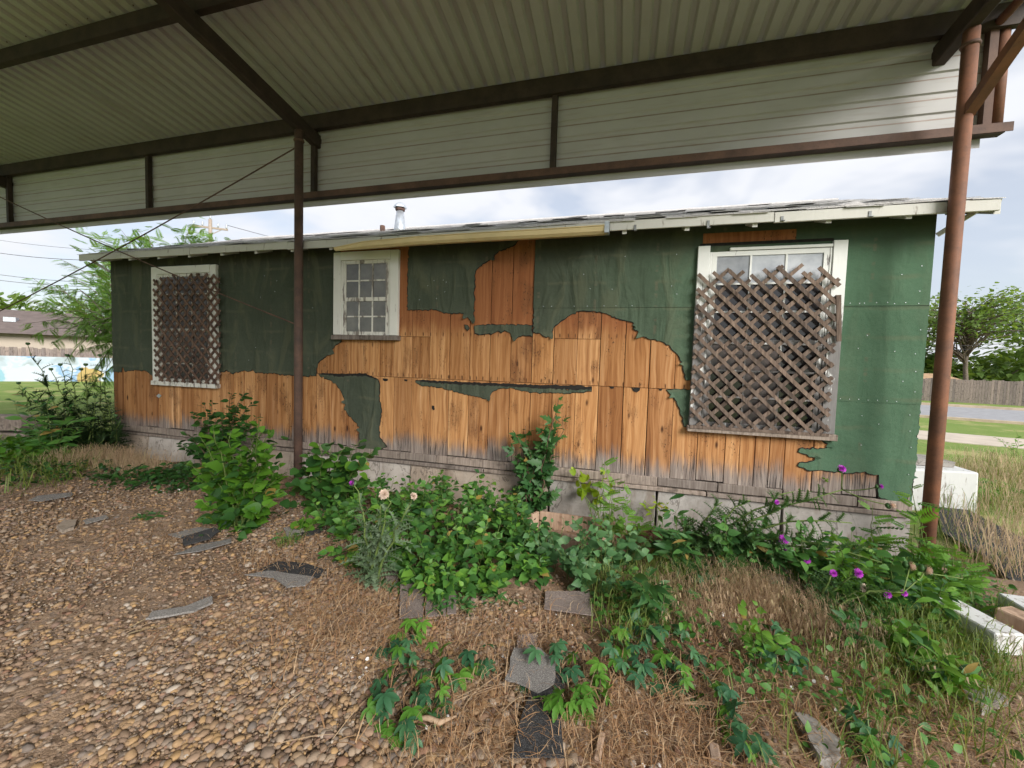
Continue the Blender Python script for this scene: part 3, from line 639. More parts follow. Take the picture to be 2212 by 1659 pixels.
# sagging eave line: fascia in lengths
fxs = [RX0, -6.0, -4.3, -2.4, -.2, 1.3, RX1]
for i in range(len(fxs)-1):
    m = MB(); d = .006*math.sin(i*2.1); m.box((fxs[i]+.002, YE-.022+d*.3, ZE-.098+d), (fxs[i+1]-.002, YE+.002, ZE-.004+d)); bevel(m.build('fascia_board', MAT['eave'], house), .003)
for k in range(19):
    x = XL+.25+.6*k
    m = MB(); vs = []
    for d in (-.022, .022): vs += [(x+d, YE+.01, zr(YE)-.125), (x+d, .04, zr(.04)-.13), (x+d, .04, zr(.04)-.03), (x+d, YE+.01, zr(YE)-.03)]
    m.add(vs, [(3, 2, 1, 0), (4, 5, 6, 7), (0, 1, 5, 4), (1, 2, 6, 5), (2, 3, 7, 6), (3, 0, 4, 7)])
    m.build('rafter_tail', MAT['eave'], house)
m = MB(); m.box((XL, -.004, ZT+.002), (XR, .03, ZT+.085)); m.build('frieze_board', MAT['felt'], house)
for xx, sg in ((XL, -1), (XR, 1)):                       # barge boards and corner struts
    m = MB(); e = RX0 if sg < 0 else RX1
    m.bar((e, YE, ZE-.05), (e, YR, ZR-.05), .022, .09); m.build('barge_board', MAT['eave'], house)
    m = MB(); m.bar((xx+sg*.01, -.02, 2.78), (xx+sg*.22, -.16, 2.955), .035, .035); m.build('eave_strut', MAT['eave'], house)
    m = MB(); m.box((min(xx, e), -.20, 2.93), (max(xx, e), -.11, 2.985), 0, .004); m.build('lookout', MAT['sill_wood'], house)
# shingles: first courses tab by tab, the rest joined
tab = []
tw = .30; expo = .14; nt_ = 0; rest = MB()
for row in range(20):
    ya = YE-.03+row*expo*.94; off = (row % 2)*.15+random.uniform(-.03, .03)
    x = RX0-.02+off-.3
    while x < RX1:
        xa, xb = max(RX0-.02, x+.003), min(RX1+.02, x+tw-.003); x += tw
        if xb-xa < .05: continue
        j = random.uniform(-.012, .012); lift = abs(random.gauss(0, .003)); curl = random.random() < .05
        y0 = ya+j; y1 = y0+.30; z0 = zr(y0)+.010+lift+(.018 if curl else 0); z1 = zr(y1)+.004
        vs = [(xa, y0, z0), (xb, y0, z0+random.uniform(-.004, .006)), (xb, y1, z1), (xa, y1, z1)]; vs += [(a, b, c-.006) for a, b, c in vs]
        fs = [(0, 1, 2, 3), (7, 6, 5, 4), (0, 4, 5, 1), (1, 5, 6, 2), (3, 7, 4, 0)]
        if row < 7:
            mm = MB(); mm.add(vs, fs); mm.build('shingle', MAT['shingle'], R_)
        else: rest.add(vs, fs)
o = rest.build('shingle_courses', MAT['shingle'], R_); o['kind'] = 'stuff'
for px, py, wdt, tl in ((1842, 431, .16, .5), (1800, 437, .12, .25), (1945, 424, .2, .35), (1640, 452, .1, .3), (1905, 426, .12, .2)):   # lifted shingles at the eave
    p = at(px, py+6, YE+.03); m = MB()
    vs = [(p.x-wdt/2, YE-.02, ZE+.012), (p.x+wdt/2, YE-.02, ZE+.014), (p.x+wdt/2+.02, YE+.2, ZE+.03+tl*.2), (p.x-wdt/2+.02, YE+.2, ZE+.02+tl*.16)]
    vs += [(a, b, c-.006) for a, b, c in vs]; m.add(vs, [(0, 1, 2, 3), (7, 6, 5, 4), (0, 4, 5, 1), (1, 5, 6, 2), (2, 6, 7, 3), (3, 7, 4, 0)])
    m.build('loose_shingle', MAT['shingle'], R_)
# ridge cap
m = MB(); m.tube([(RX0, YR, ZR+.005), (RX1, YR, ZR+.005)], .03, 6); m.build('ridge_cap', MAT['shingle'], R_)
MAT['hanger'] = m_plain('dull_galvanised', (.24, .25, .26), .6, .3, 20, .1, .4, .3)
# gutter: a length left hanging, sagging at one end
G = MB(); gp = [(725, 538, -.34), (790, 530, -.34), (900, 521, -.345), (1050, 512, -.345), (1200, 504, -.345), (1313, 497, -.345)]
prof = [(.055, .052), (.055, -.035), (-.02, -.040), (-.045, -.015), (-.052, .03), (-.060, .034), (-.058, .040)]
rows = []
for i, (px, py, Y) in enumerate(gp):
    c = at(px, py, Y); tilt = .35 if i == 0 else .15 if i == 1 else 0.05
    sc = .55 if i == 0 else 1
    rows.append([(c.x, c.y+sc*(a*math.cos(tilt)-b*math.sin(tilt)), c.z+sc*(a*math.sin(tilt)+b*math.cos(tilt))) for a, b in prof])
k = len(prof)
vs = [v for r in rows for v in r]; fs = [(i*k+j, i*k+j+1, (i+1)*k+j+1, (i+1)*k+j) for i in range(len(rows)-1) for j in range(k-1)]
G.add(vs, fs); gt = G.build('gutter', MAT['gutter'], house)
sm = gt.modifiers.new('thick', 'SOLIDIFY'); sm.thickness = .003
e = rows[-1]; m = MB(); m.add([(x+.004, y, z) for x, y, z in e], [tuple(range(k))]); c = m.build('end_cap', MAT['eave'], gt); c.location = (0, 0, 0)
m = MB(); ce = at(1313, 492, -.36); m.box((ce.x-.03, ce.y-.05, ce.z-.06), (ce.x+.015, ce.y+.05, ce.z+.05)); c = m.build('end_bracket', MAT['galv'], gt); c.location = (0, 0, 0)
for px, py in ((1372, 494), (1530, 488), (1690, 472), (1880, 463)):
    p = at(px, py, -.30); m = MB(); m.box((p.x-.011, -.30, p.z-.02), (p.x+.011, -.294, ZE-.05)); m.box((p.x-.011, -.325, p.z-.024), (p.x+.018, -.294, p.z-.02)); m.build('gutter_hanger', MAT['hanger'], house)
# vent pipe
vx, vy = -3.92, 1.8; vz = zr(vy)
m = MB(); m.tube([(vx, vy, vz-.05), (vx, vy, vz+.02), (vx, vy, vz+.33)], [.12, .10, .062], 14)
vp = m.build('vent_pipe', MAT['galv'], house, True)
m = MB(); m.tube([(vx, vy, vz+.33), (vx, vy, vz+.345), (vx, vy, vz+.375), (vx, vy, vz+.38)], [.07, .085, .085, .06], 8); c = m.build('vent_collar', MAT['rail'], vp); c.location = (0, 0, 0)
m = MB(); m.tube([(vx, vy, vz+.385), (vx, vy, vz+.40), (vx, vy, vz+.44), (vx, vy, vz+.47)], [.115, .115, .09, .05], 6); c = m.build('vent_cap', MAT['galv'], vp); c.location = (0, 0, 0)
m = MB(); m.tube([(-4.27, vy, zr(vy)-.05), (-4.27, vy, zr(vy)+.10)], .045, 8); m.build('pipe_stub', MAT['rail'], house)

# ================================================================== CARPORT
CX0, CX1 = -13.2, 3.16; YF = -.05; YB = -9.0
def zc(y): return 4.655-.157*(y-YF)            # underside of the sheets
CP = thing('carport', (-4, -3, -.1), 'open steel carport with ribbed off-white sheet roof and rusty pipe posts', 'carport')
# roof sheets: six ribs each
pw = .165; npan = int((CX1-CX0)/(6*pw))+1; x = CX1
for k in range(npan):
    xs0 = x-6*pw; prof = []
    for j in range(6):
        b0 = xs0+j*pw
        prof += [(b0, 0), (b0+.078, 0), (b0+.098, .036), (b0+.140, .036), (b0+.160, 0)]
    prof.append((x+.05, -.003)); vs = []; n = len(prof); ys = (YF+.06, -3, -6, YB)
    for yy in ys: vs += [(a, yy, zc(yy)+b+(.0015 if k % 2 else 0)) for a, b in prof]
    fs = [(i*n+j, (i+1)*n+j, (i+1)*n+j+1, i*n+j+1) for i in range(len(ys)-1) for j in range(n-1)]
    m = MB(); m.add(vs, fs); m.build('roof_sheet', MAT['panel'], CP); x = xs0
# purlins: channel section
def channel(name, p, q, h, wdt, mat, up=(0, 0, 1), th=.006):
    m = MB(); p = Vector(p); q = Vector(q); u = Vector(up); d = (q-p).normalized(); sx = d.cross(u).normalized()
    m.bar(p+sx*(wdt/2), q+sx*(wdt/2), th, h, up); m.bar(p+u*(h/2-th/2), q+u*(h/2-th/2), wdt-th*2, th, up); m.bar(p-u*(h/2-th/2), q-u*(h/2-th/2), wdt-th*2, th, up)
    return m.build(name, MAT[mat], CP)
for yy in (YF-.045, -1.6, -3.15, -4.7, -6.25, -7.8):
    channel('purlin', (CX0, yy, zc(yy)-.100), (CX1-.02, yy, zc(yy)-.100), .185 if yy > -1 else .15, .07, 'beam')
for xx in (-10.55, -4.06, 2.60):
    m = MB(); zo = -.295
    m.bar((xx, .03, zc(.03)+zo), (xx, YB+.1, zc(YB+.1)+zo), .10, .17); bevel(m.build('rafter', MAT['beam'], CP), .01)
for xx in (-10.55, -4.06, 2.62):
    zt_ = zc(-.35)-.37
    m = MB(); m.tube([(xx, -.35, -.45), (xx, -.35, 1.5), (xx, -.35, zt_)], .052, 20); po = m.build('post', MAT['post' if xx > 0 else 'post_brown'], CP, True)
    m = MB(); m.tube([(xx, -.35, zt_-.14), (xx, -.35, zt_-.125), (xx, -.35, zt_-.11)], [.058, .064, .058], 20); c = m.build('weld_ring', MAT['rail'], po, True); c.location = (0, 0, 0)
    m = MB(); m.tube([(xx, -8.6, -.45), (xx, -8.6, zc(-8.6)-.37)], .056, 16); m.build('post', MAT['post'], CP, True)
m = MB(); m.bar((2.63, -.36, 3.66), (2.66, -1.75, zc(-1.75)-.32), .075, .075); m.build('knee_brace', MAT['post'], CP)
m = MB(); m.bar((2.63, -8.55, 4.6), (2.66, -7.3, zc(-7.3)-.32), .075, .075); m.build('knee_brace', MAT['post'], CP)
m = MB(); m.tube([(CX1-.22, .02, zc(0)-.16), (CX1-.22, YB+.1, zc(YB)-.16)], .035, 10); m.build('edge_pipe', MAT['post'], CP, True)
# fascia: ribbed sheets between the struts
st = [CX0, -10.5, -7.12, -4.08, -.86, 2.93]
hz = .178
for i in range(len(st)-1):
    pr_ = []
    nrib = 6
    for j in range(nrib):
        z0 = 3.52+j*hz
        pr_ += [(z0, 0), (z0+.100, 0), (z0+.112, .014), (z0+.160, .014), (z0+.172, 0)]
    pr_.append((3.52+nrib*hz, 0)); n = len(pr_)
    vs = [(xx, YF+.02+b, z) for xx in (st[i]-.01, st[i+1]+.012) for z, b in pr_]
    fs = [(j, j+1, n+j+1, n+j) for j in range(n-1)]
    m = MB(); m.add(vs, fs); o = m.build('fascia_sheet', MAT['fascia'], CP)
    if i % 2: o.location.y += .0015
for xx in st[1:-1]:
    m = MB(); m.box((xx-.032, YF-.05, 3.66), (xx+.032, YF+.012, 4.50)); bevel(m.build('fascia_strut', MAT['beam'], CP), .004)
m = MB(); m.box((CX0, YF-.075, 3.668), (3.10, YF+.014, 3.676)); m.box((CX0, YF-.075, 3.60), (3.10, YF-.068, 3.668)); m.build('fascia_rail', MAT['rail'], CP)
m = MB(); m.box((CX0, YF-.068, 3.594), (3.05, YF+.012, 3.600)); m.box((CX0, YF+.004, 3.600), (3.05, YF+.012, 3.668)); m.build('rail_flange', MAT['beam'], CP)
m = MB(); m.box((2.905, YF-.05, 3.676), (2.965, YF+.012, 4.48)); m.build('end_channel', MAT['rail'], CP)
m = MB(); m.tube([(3.02, YF-.01, 3.676), (3.02, YF-.01, 4.5)], .042, 14); m.build('end_post', MAT['post'], CP, True)
sc_ = MB(); sc_.tube([(0, 0, 0), (0, 0, -.008)], .006, 6); scm = sc_.mesh('screw', MAT['rail'])
for yy in (-1.6-.06, -3.15-.06):
    for k in range(46):
        o = link(bpy.data.objects.new('screw', scm)); o.parent = CP; o.location = Vector((CX1-.05-k*.33, yy, zc(yy)))-Vector(CP.location)
# cross-bracing rods
for a, b in (((-4.06, -.38, 4.12), (-10.55, -.38, 1.98)), ((-10.55, -.36, 4.16), (-4.06, -.36, 1.90))):
    pts = [Vector(a).lerp(Vector(b), t/10)-Vector((0, 0, .05*math.sin(math.pi*t/10))) for t in range(11)]
    m = MB(); m.tube(pts, .0085, 6); m.build('brace_rod', MAT['rail'], CP, True)

# ================================================================== LEAVES AND PLANTS
def leaf_mesh(kind, mat):
    """base at the origin, along +Y, facing +Z, unit length"""
    V = []; F = []
    def blade(prof, ang=0, L=1, W=1, fold=.18, droop=.25, off=(0, 0, 0)):
        b = len(V); ca, sa = math.cos(ang), math.sin(ang)
        for t, wd in prof:
            y = t*L; z = -droop*L*t*t
            for sx in (-1, 0, 1):
                xx = sx*wd*W*L; zz = z+abs(sx)*wd*L*fold*W
                V.append((off[0]+xx*ca+y*sa, off[1]-xx*sa+y*ca, off[2]+zz))
        n = len(prof)
        for i in range(n-1):
            for k in (0, 1): a = b+i*3+k; F.append((a, a+1, a+4, a+3))
    ov = [(0, .02), (.12, .20), (.32, .33), (.55, .29), (.8, .14), (1, .0)]
    if kind == 'ovate': blade(ov)
    elif kind == 'round': blade([(0, .05), (.08, .30), (.3, .45), (.6, .42), (.85, .22), (1, .02)], droop=.18)
    elif kind == 'lance': blade([(0, .02), (.25, .13), (.5, .16), (.8, .09), (1, 0)], droop=.35)
    elif kind == 'lobed':                       # three to five lobed, cut edges
        blade([(0, .03), (.10, .20), (.22, .12), (.34, .30), (.46, .18), (.62, .26), (.74, .12), (.88, .10), (1, 0)], droop=.2)
        for sg in (-1, 1): blade([(0, .03), (.4, .20), (.55, .12), (.75, .12), (1, 0)], sg*.95, .72, .9, droop=.25)
    elif kind == 'mulberry':
        blade([(0, .04), (.06, .26), (.25, .38), (.45, .36), (.6, .28), (.8, .16), (1, .01)], droop=.16)
        for sg in (-1, 1): blade([(0, .05), (.4, .22), (.8, .12), (1, 0)], sg*1.0, .5, 1.1, droop=.2)
    elif kind == 'palmate':                     # five serrated leaflets
        pf = [(0, .02), (.18, .10), (.30, .17), (.36, .15), (.50, .21), (.56, .18), (.70, .18), (.76, .14), (.88, .09), (1, 0)]
        for a, l in ((0, 1), (.85, .92), (-.85, .92), (1.75, .66), (-1.75, .66)): blade(pf, a, l, 1, .3, .32)
    elif kind == 'pinnate':
        b = len(V); V += [(-.006, 0, 0), (.006, 0, 0), (.004, 1, -.18), (-.004, 1, -.18)]; F.append((b, b+1, b+2, b+3))
        for i in range(7):
            t = .14+.12*i
            for sg in (-1, 1): blade([(0, .02), (.3, .22), (.6, .24), (1, 0)], sg*1.15, .27*(1-.25*abs(t-.5)), 1, .1, .2, (0, t, -.18*t*t))
        blade([(0, .02), (.3, .22), (.6, .24), (1, 0)], 0, .25, 1, .1, .2, (0, .97, -.17))
    elif kind == 'fern':
        b = len(V); V += [(-.005, 0, 0), (.005, 0, 0), (.003, 1, -.3), (-.003, 1, -.3)]; F.append((b, b+1, b+2, b+3))
        for i in range(13):
            t = .08+.07*i; l = .24*math.sin(math.pi*(.18+.75*t))
            for sg in (-1, 1): blade([(0, .03), (.5, .16), (1, 0)], sg*1.2, l, 1, .1, .2, (0, t, -.3*t*t))
    elif kind == 'thistle':                     # deeply cut, spiny
        pf = [(0, .03)]
        for i in range(6): t = .08+.145*i; s_ = .30*(1-.55*t); pf += [(t, .06), (t+.05, s_), (t+.09, .07)]
        pf.append((1, 0)); blade(pf, 0, 1, .75, .45, .4)
        for i in range(5):
            t = .15+.16*i
            for sg in (-1, 1): blade([(0, .10), (.5, .05), (1, 0)], sg*.8, .26, 1, .1, -.7, (0, t, -.4*t*t))
    me = bpy.data.meshes.new('leaf_'+kind); me.from_pydata(V, [], F); me.materials.append(MAT[mat]); me.polygons.foreach_set('use_smooth', [True]*len(F)); me.update()
    return me
LM = {}
def LF(kind, mat):
    if (kind, mat) not in LM: LM[kind, mat] = leaf_mesh(kind, mat)
    return LM[kind, mat]
def leaf_mat(pos, dirv, nrm, size):
    y = Vector(dirv).normalized(); n = Vector(nrm); x = y.cross(n)
    if x.length < 1e-3: x = y.cross(Vector((1, 0, .3)))
    x.normalize(); n = x.cross(y)
    m = Matrix((x*size, y*size, n*size)).transposed().to_4x4(); m.translation = pos; return m
_lc = {}
def join_leaves(name, items, mat, parent, kind='stuff'):
    """items: (mesh, matrix) -> one mesh with a random value per leaf"""
    VV = []; FF = []; RR = []; n = 0
    for me, mx_ in items:
        if me.name not in _lc:
            v = np.empty(len(me.vertices)*3); me.vertices.foreach_get('co', v); f = np.array([tuple(p.vertices) for p in me.polygons]); _lc[me.name] = (v.reshape(-1, 3), f)
        v, f = _lc[me.name]; A = np.array(mx_); VV.append(v@A[:3, :3].T+A[:3, 3]); FF.append(f+n); RR.append(np.full(len(v), random.random())); n += len(v)
    off = woff(parent) if parent is not None else Vector((0, 0, 0))
    me = arr_mesh(name, np.concatenate(VV)-np.array(off), np.concatenate(FF), MAT[mat], np.concatenate(RR), True)
    o = link(bpy.data.objects.new(name, me))
    if parent is not None: o.parent = parent
    if kind: o['kind'] = kind
    return o
def put_leaf(me, mx_, parent, name='leaf'):
    o = link(bpy.data.objects.new(name, me)); o.parent = parent; m2 = mx_.copy(); m2.translation = mx_.translation-woff(parent); o.matrix_local = m2; return o
def arc(p, q, lift=.3, n=6, wob=.02):
    p, q = Vector(p), Vector(q); o = []
    L_ = (q-p).length
    for i in range(n+1):
        t = i/n; v = p.lerp(q, t); v.z += lift*L_*math.sin(math.pi*t)*.5
        if 0 < i < n: v += Vector((random.gauss(0, wob), random.gauss(0, wob), random.gauss(0, wob)))*L_
        o.append(v)
    return o
def along(pts, t):
    f = t*(len(pts)-1); i = min(int(f), len(pts)-2); return pts[i].lerp(pts[i+1], f-i), (pts[i+1]-pts[i]).normalized()
TOCAM = lambda p: (CAM-p).normalized()
def plant(name, base, tips, leaf, size, per, label, cat, group=None, t0=.35, stem='stem', r0=.006, up=.7, single=120, mats=None, spread=1., lift=.15, fill=0, fillspread=.1, fillmat=None):
    """stems rise from base to each tip; leaves sit along them (the first `single` largest ones as objects, the rest joined)"""
    T = thing(name, base, label, cat, group); items = []; sm = MB()
    kind, mat = leaf
    for tip in tips:
        tip = Vector(tip); b = Vector(base)+Vector((random.gauss(0, .025), random.gauss(0, .025), -.03))
        pts = arc(b, tip, lift, 6); sm.tube(pts, [r0*(1-.7*i/6) for i in range(7)], 5)
        for k in range(per):
            t = t0+(1-t0)*(k+random.uniform(.1, .9))/per; p, d = along(pts, min(t, .999))
            a = random.uniform(0, 2*math.pi); side = Vector((math.cos(a), math.sin(a), 0))
            tow = TOCAM(p); tow.z = 0
            ld = (side+d*.35*(1 if t < .9 else 2)+tow*.35+Vector((0, 0, random.uniform(-.25, .45))))
            nn = Vector((random.gauss(0, .35), random.gauss(0, .35), up))+tow*.45
            s_ = random.uniform(*size)*(1.05-.45*max(0, t-.6)/.4)*random.choice((1, 1, 1, .6, .8, 1.15))
            mm = mat if not mats else random.choice(mats)
            if random.random() < .018: mm = 'lf_dead'
            items.append((s_, mm, leaf_mat(p+side*.01, ld, nn, s_)))
    b = Vector(base); ctr = sum((Vector(t) for t in tips), Vector())/len(tips)
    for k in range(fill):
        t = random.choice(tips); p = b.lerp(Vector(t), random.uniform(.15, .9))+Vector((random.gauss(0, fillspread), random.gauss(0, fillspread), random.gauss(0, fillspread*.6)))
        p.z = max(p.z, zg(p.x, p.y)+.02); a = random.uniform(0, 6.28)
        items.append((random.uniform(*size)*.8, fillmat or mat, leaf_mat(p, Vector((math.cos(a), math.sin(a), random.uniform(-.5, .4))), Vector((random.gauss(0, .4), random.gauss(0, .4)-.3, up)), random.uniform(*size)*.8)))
    items.sort(key=lambda q: -q[0])
    for s_, mm, mx_ in items[:single]: put_leaf(LF(kind, mm), mx_, T)
    rest = {}
    for s_, mm, mx_ in items[single:]: rest.setdefault(mm, []).append((LF(kind, mm), mx_))
    for mm, it in rest.items(): join_leaves('foliage', it, mm, T)
    sm.build('stem', MAT[stem], T, True)
    return T
def tips_px(lst, Y, jy=.12): return [at(px, py, Y+random.uniform(-jy, jy)) for px, py in lst]

# --- big mulberry-like bush left of the post
b = gnd(520, 1140)
plant('leafy_bush', b, tips_px([(445, 1000), (470, 965), (540, 935), (570, 925), (595, 965), (605, 1000), (455, 1035), (430, 1030), (440, 1085), (480, 1100), (545, 1080), (595, 1040), (440, 1120), (470, 1140), (525, 1150), (560, 1120), (430, 940), (500, 930), (460, 915), (560, 905), (590, 930), (410, 1000), (620, 1020), (500, 1050), (580, 1090), (610, 1060), (520, 980), (480, 1010), (550, 1010)], b.y, .28),
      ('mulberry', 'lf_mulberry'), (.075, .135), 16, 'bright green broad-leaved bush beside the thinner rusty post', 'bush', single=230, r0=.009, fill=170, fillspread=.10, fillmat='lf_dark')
b2 = at(470, 1045, -.55); b2 = Vector((b2.x, -.55, zg(b2.x, -.55)))
plant('dark_shrub', b2, tips_px([(420, 890), (440, 870), (460, 865), (500, 850), (525, 852), (545, 870), (555, 900), (535, 925), (480, 900), (400, 935), (390, 960), (420, 950), (450, 925), (505, 890), (375, 1000), (400, 1010)], -.55, .15),
      ('ovate', 'lf_dark'), (.075, .14), 24, 'dark narrow-leaved shrub against the bare boards behind the bright bush', 'shrub', single=160, r0=.008, stem='twig', fill=160, fillspread=.08)
# --- large round leaves right of the post
b = gnd(705, 1098)
plant('broadleaf_plant', b, tips_px([(780, 950), (815, 968), (795, 1000), (745, 965), (715, 955), (690, 960), (665, 975), (655, 1010), (740, 1010), (700, 1020), (800, 1030), (770, 1060), (660, 1055), (690, 1070), (730, 1075), (645, 1090), (680, 1110), (640, 1050)], b.y, .22),
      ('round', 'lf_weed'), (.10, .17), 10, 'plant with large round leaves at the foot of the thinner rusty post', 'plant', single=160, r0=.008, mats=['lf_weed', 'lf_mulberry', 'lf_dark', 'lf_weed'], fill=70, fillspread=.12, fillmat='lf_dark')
plant('broadleaf_seedling', gnd(655, 1150), tips_px([(660, 1120), (640, 1125), (680, 1125), (655, 1140)], gnd(655, 1150).y, .08), ('round', 'lf_mulberry'), (.05, .09), 5, 'small bright seedling growing by a grey shingle scrap', 'plant', single=30)

# --- the weed bed in front of the wall
beds = [(765, 1112, .40), (830, 1105, .42), (895, 1112, .42), (960, 1100, .45), (1030, 1105, .42), (750, 1165, .30), (815, 1170, .36), (885, 1165, .46), (950, 1160, .55), (1020, 1165, .52), (1085, 1165, .42),
        (775, 1215, .22), (850, 1225, .30), (915, 1235, .36), (985, 1240, .42), (1050, 1235, .42), (1115, 1225, .36), (890, 1272, .20), (950, 1282, .20), (1020, 1280, .20), (1085, 1262, .22), (1140, 1200, .34), (1150, 1250, .24), (860, 1140, .42), (1000, 1200, .5), (1075, 1135, .42), (720, 1140, .30), (1110, 1180, .40)]
names = ['behind the prickly thistle', 'by the house sill', 'under the small white window', 'below the sill plank', 'in front of the tan foundation', 'at the gravel edge', 'beside the prickly thistle', 'in the thick of the weed bed', 'rising tallest from the weed bed', 'crowding the weed bed', 'next to the wooden box',
         'low by the dry weeds', 'under the thistle stem', 'in the middle of the bed', 'above the brown shingle sheet', 'with pale new tips in the bed', 'in front of the wooden box', 'leaning on the brown shingle sheet', 'over the edge of the brown shingle sheet', 'trailing onto bare dirt', 'at the front of the weed bed', 'hiding the near side of the wooden box', 'between the two shingle sheets', 'behind the pale seed head', 'with the densest leaves of the bed', 'near the lobed sapling foot', 'beside the large round leaves', 'against the wooden box end']
for (px, py, h), nm in zip(beds, names):
    b = gnd(px, py); tips = []
    for k in range(8):
        a = random.uniform(0, 6.28); rr = random.uniform(.03, .24); tips.append(b+Vector((rr*math.cos(a), rr*math.sin(a), h*random.uniform(.55, 1.08)*(1-.5*rr))))
    plant('ovate_weed', b, tips, ('ovate', 'lf_weed'), (.055, .105), 11, 'green ovate-leaved weed '+nm, 'weed', 'weeds in the bed along the wall', t0=.22, single=70, r0=.004, mats=['lf_weed', 'lf_weed', 'lf_weed', 'lf_sap', 'lf_fresh'] if h > .3 else ['lf_weed', 'lf_weed', 'lf_fresh'], fill=34, fillspread=.07, fillmat='lf_dark')
# grey-green drooping weeds around the box
for px, py, h, nm in ((1180, 1230, .36, 'hanging over the box corner'), (1240, 1255, .40, 'in front of the wooden box'), (1300, 1245, .42, 'at the end of the wooden box'), (1345, 1235, .34, 'beside the leaf litter'), (1270, 1280, .25, 'near the two-tab shingle')):
    b = gnd(px, py); tips = [b+Vector((random.gauss(0, .12), random.gauss(0, .10), h*random.uniform(.5, 1.1))) for k in range(8)]
    plant('grey_green_weed', b, tips, ('ovate', 'lf_weedgrey'), (.05, .10), 10, 'greyish green drooping weed '+nm, 'weed', 'weeds around the wooden box', t0=.2, single=50, r0=.004, up=.35, fill=18, fillspread=.06)
# --- sapling with lobed leaves against the wall
b = at(1150, 1110, -.16); b = Vector((b.x, -.16, zg(b.x, -.16)))
plant('lobed_sapling', b, tips_px([(1207, 862), (1195, 885), (1215, 905), (1190, 925), (1170, 930), (1135, 920), (1112, 935), (1105, 965), (1140, 965), (1175, 960), (1205, 930), (1120, 1010), (1150, 1010), (1185, 1000), (1110, 1050), (1140, 1050), (1180, 1045), (1200, 1060), (1100, 1090), (1160, 1085)], -.16, .07),
      ('lobed', 'lf_sap'), (.10, .19), 8, 'dark green sapling with lobed leaves climbing the bare boards', 'sapling', single=170, r0=.010, stem='twig', up=.4, fill=40, fillspread=.06, fillmat='lf_dark')
b = at(1290, 1120, -.12); b = Vector((b.x, -.12, zg(b.x, -.12)))
plant('lime_sapling', b, tips_px([(1240, 1012), (1260, 1022), (1255, 1050), (1290, 1040), (1310, 1020), (1320, 1040), (1295, 1070)], -.15, .06), ('round', 'lf_lime'), (.09, .15), 4, 'yellow-green broad-leaved sapling in front of the foundation', 'sapling', single=40, r0=.006, t0=.6, up=.25)
for px, py, tp, nm, mt in ((1315, 1180, [(1300, 990), (1310, 1010), (1330, 1040), (1290, 1060), (1320, 1080), (1335, 1110), (1300, 1120), (1325, 1150)], 'slender fresh green shoot beside the wooden box', 'lf_fresh'),
                       (1365, 1190, [(1365, 1065), (1345, 1090), (1380, 1095), (1350, 1130), (1390, 1130), (1370, 1160)], 'short feathery shoot near the cracked foundation', 'lf_fresh')):
    b = gnd(px, py); plant('feathery_shoot', b, tips_px(tp, b.y, .08), ('pinnate', mt), (.09, .15), 6, nm, 'plant', 'feathery green shoots', t0=.4, single=60, r0=.004)
b = at(1418, 1140, -.12); b = Vector((b.x, -.12, zg(b.x, -.12)))
plant('yellow_seedling', b, tips_px([(1395, 1085), (1415, 1075), (1440, 1085), (1405, 1095), (1430, 1095)], -.14, .04), ('lance', 'lf_lime'), (.08, .13), 4, 'yellow seedling in front of the foundation crack', 'seedling', single=24, r0=.004, t0=.75, up=.3)
# --- green shoots at the corner post
for px, py, tp, nm in ((1985, 1275, [(1965, 1050), (1975, 1090), (1990, 1120), (2000, 1150), (1960, 1140), (1970, 1190), (1990, 1210), (2020, 1230), (1950, 1220)], 'leafy shoot climbing the foot of the corner post'),
                   (2060, 1300, [(2060, 1180), (2090, 1190), (2040, 1210), (2080, 1230), (2050, 1250), (2095, 1260), (2030, 1245), (2070, 1280)], 'bright leafy shoots right of the corner post'),
                   (1905, 1240, [(1885, 1090), (1900, 1130), (1880, 1160), (1915, 1170), (1895, 1200), (1870, 1190)], 'pale leafy shoot before the end of the foundation'),
                   (1775, 1180, [(1760, 1030), (1785, 1060), (1770, 1090), (1795, 1110), (1755, 1110), (1780, 1140)], 'leafy shoot rising behind the fallen thistle'),
                   (1960, 1310, [(1930, 1220), (1960, 1230), (1990, 1260), (2010, 1290), (1940, 1270), (1970, 1290)], 'bushy shoots at the base of the corner post'),
                   (2150, 1090, [(2150, 1040), (2185, 1050), (2130, 1060), (2170, 1070), (2200, 1090)], 'sapling growing by the white concrete step'),
                   (1860, 1300, [(1830, 1240), (1860, 1230), (1890, 1250), (1870, 1280), (1900, 1290)], 'low leafy shoots under the purple thistle flowers')):
    b = gnd(px, py); plant('leafy_shoot', b, tips_px(tp, b.y, .12), ('pinnate', 'lf_fresh'), (.10, .19), 7, nm, 'plant', 'leafy shoots by the corner post', t0=.25, single=70, r0=.005, mats=['lf_fresh', 'lf_weed', 'lf_fresh'], fill=12, fillspread=.07)

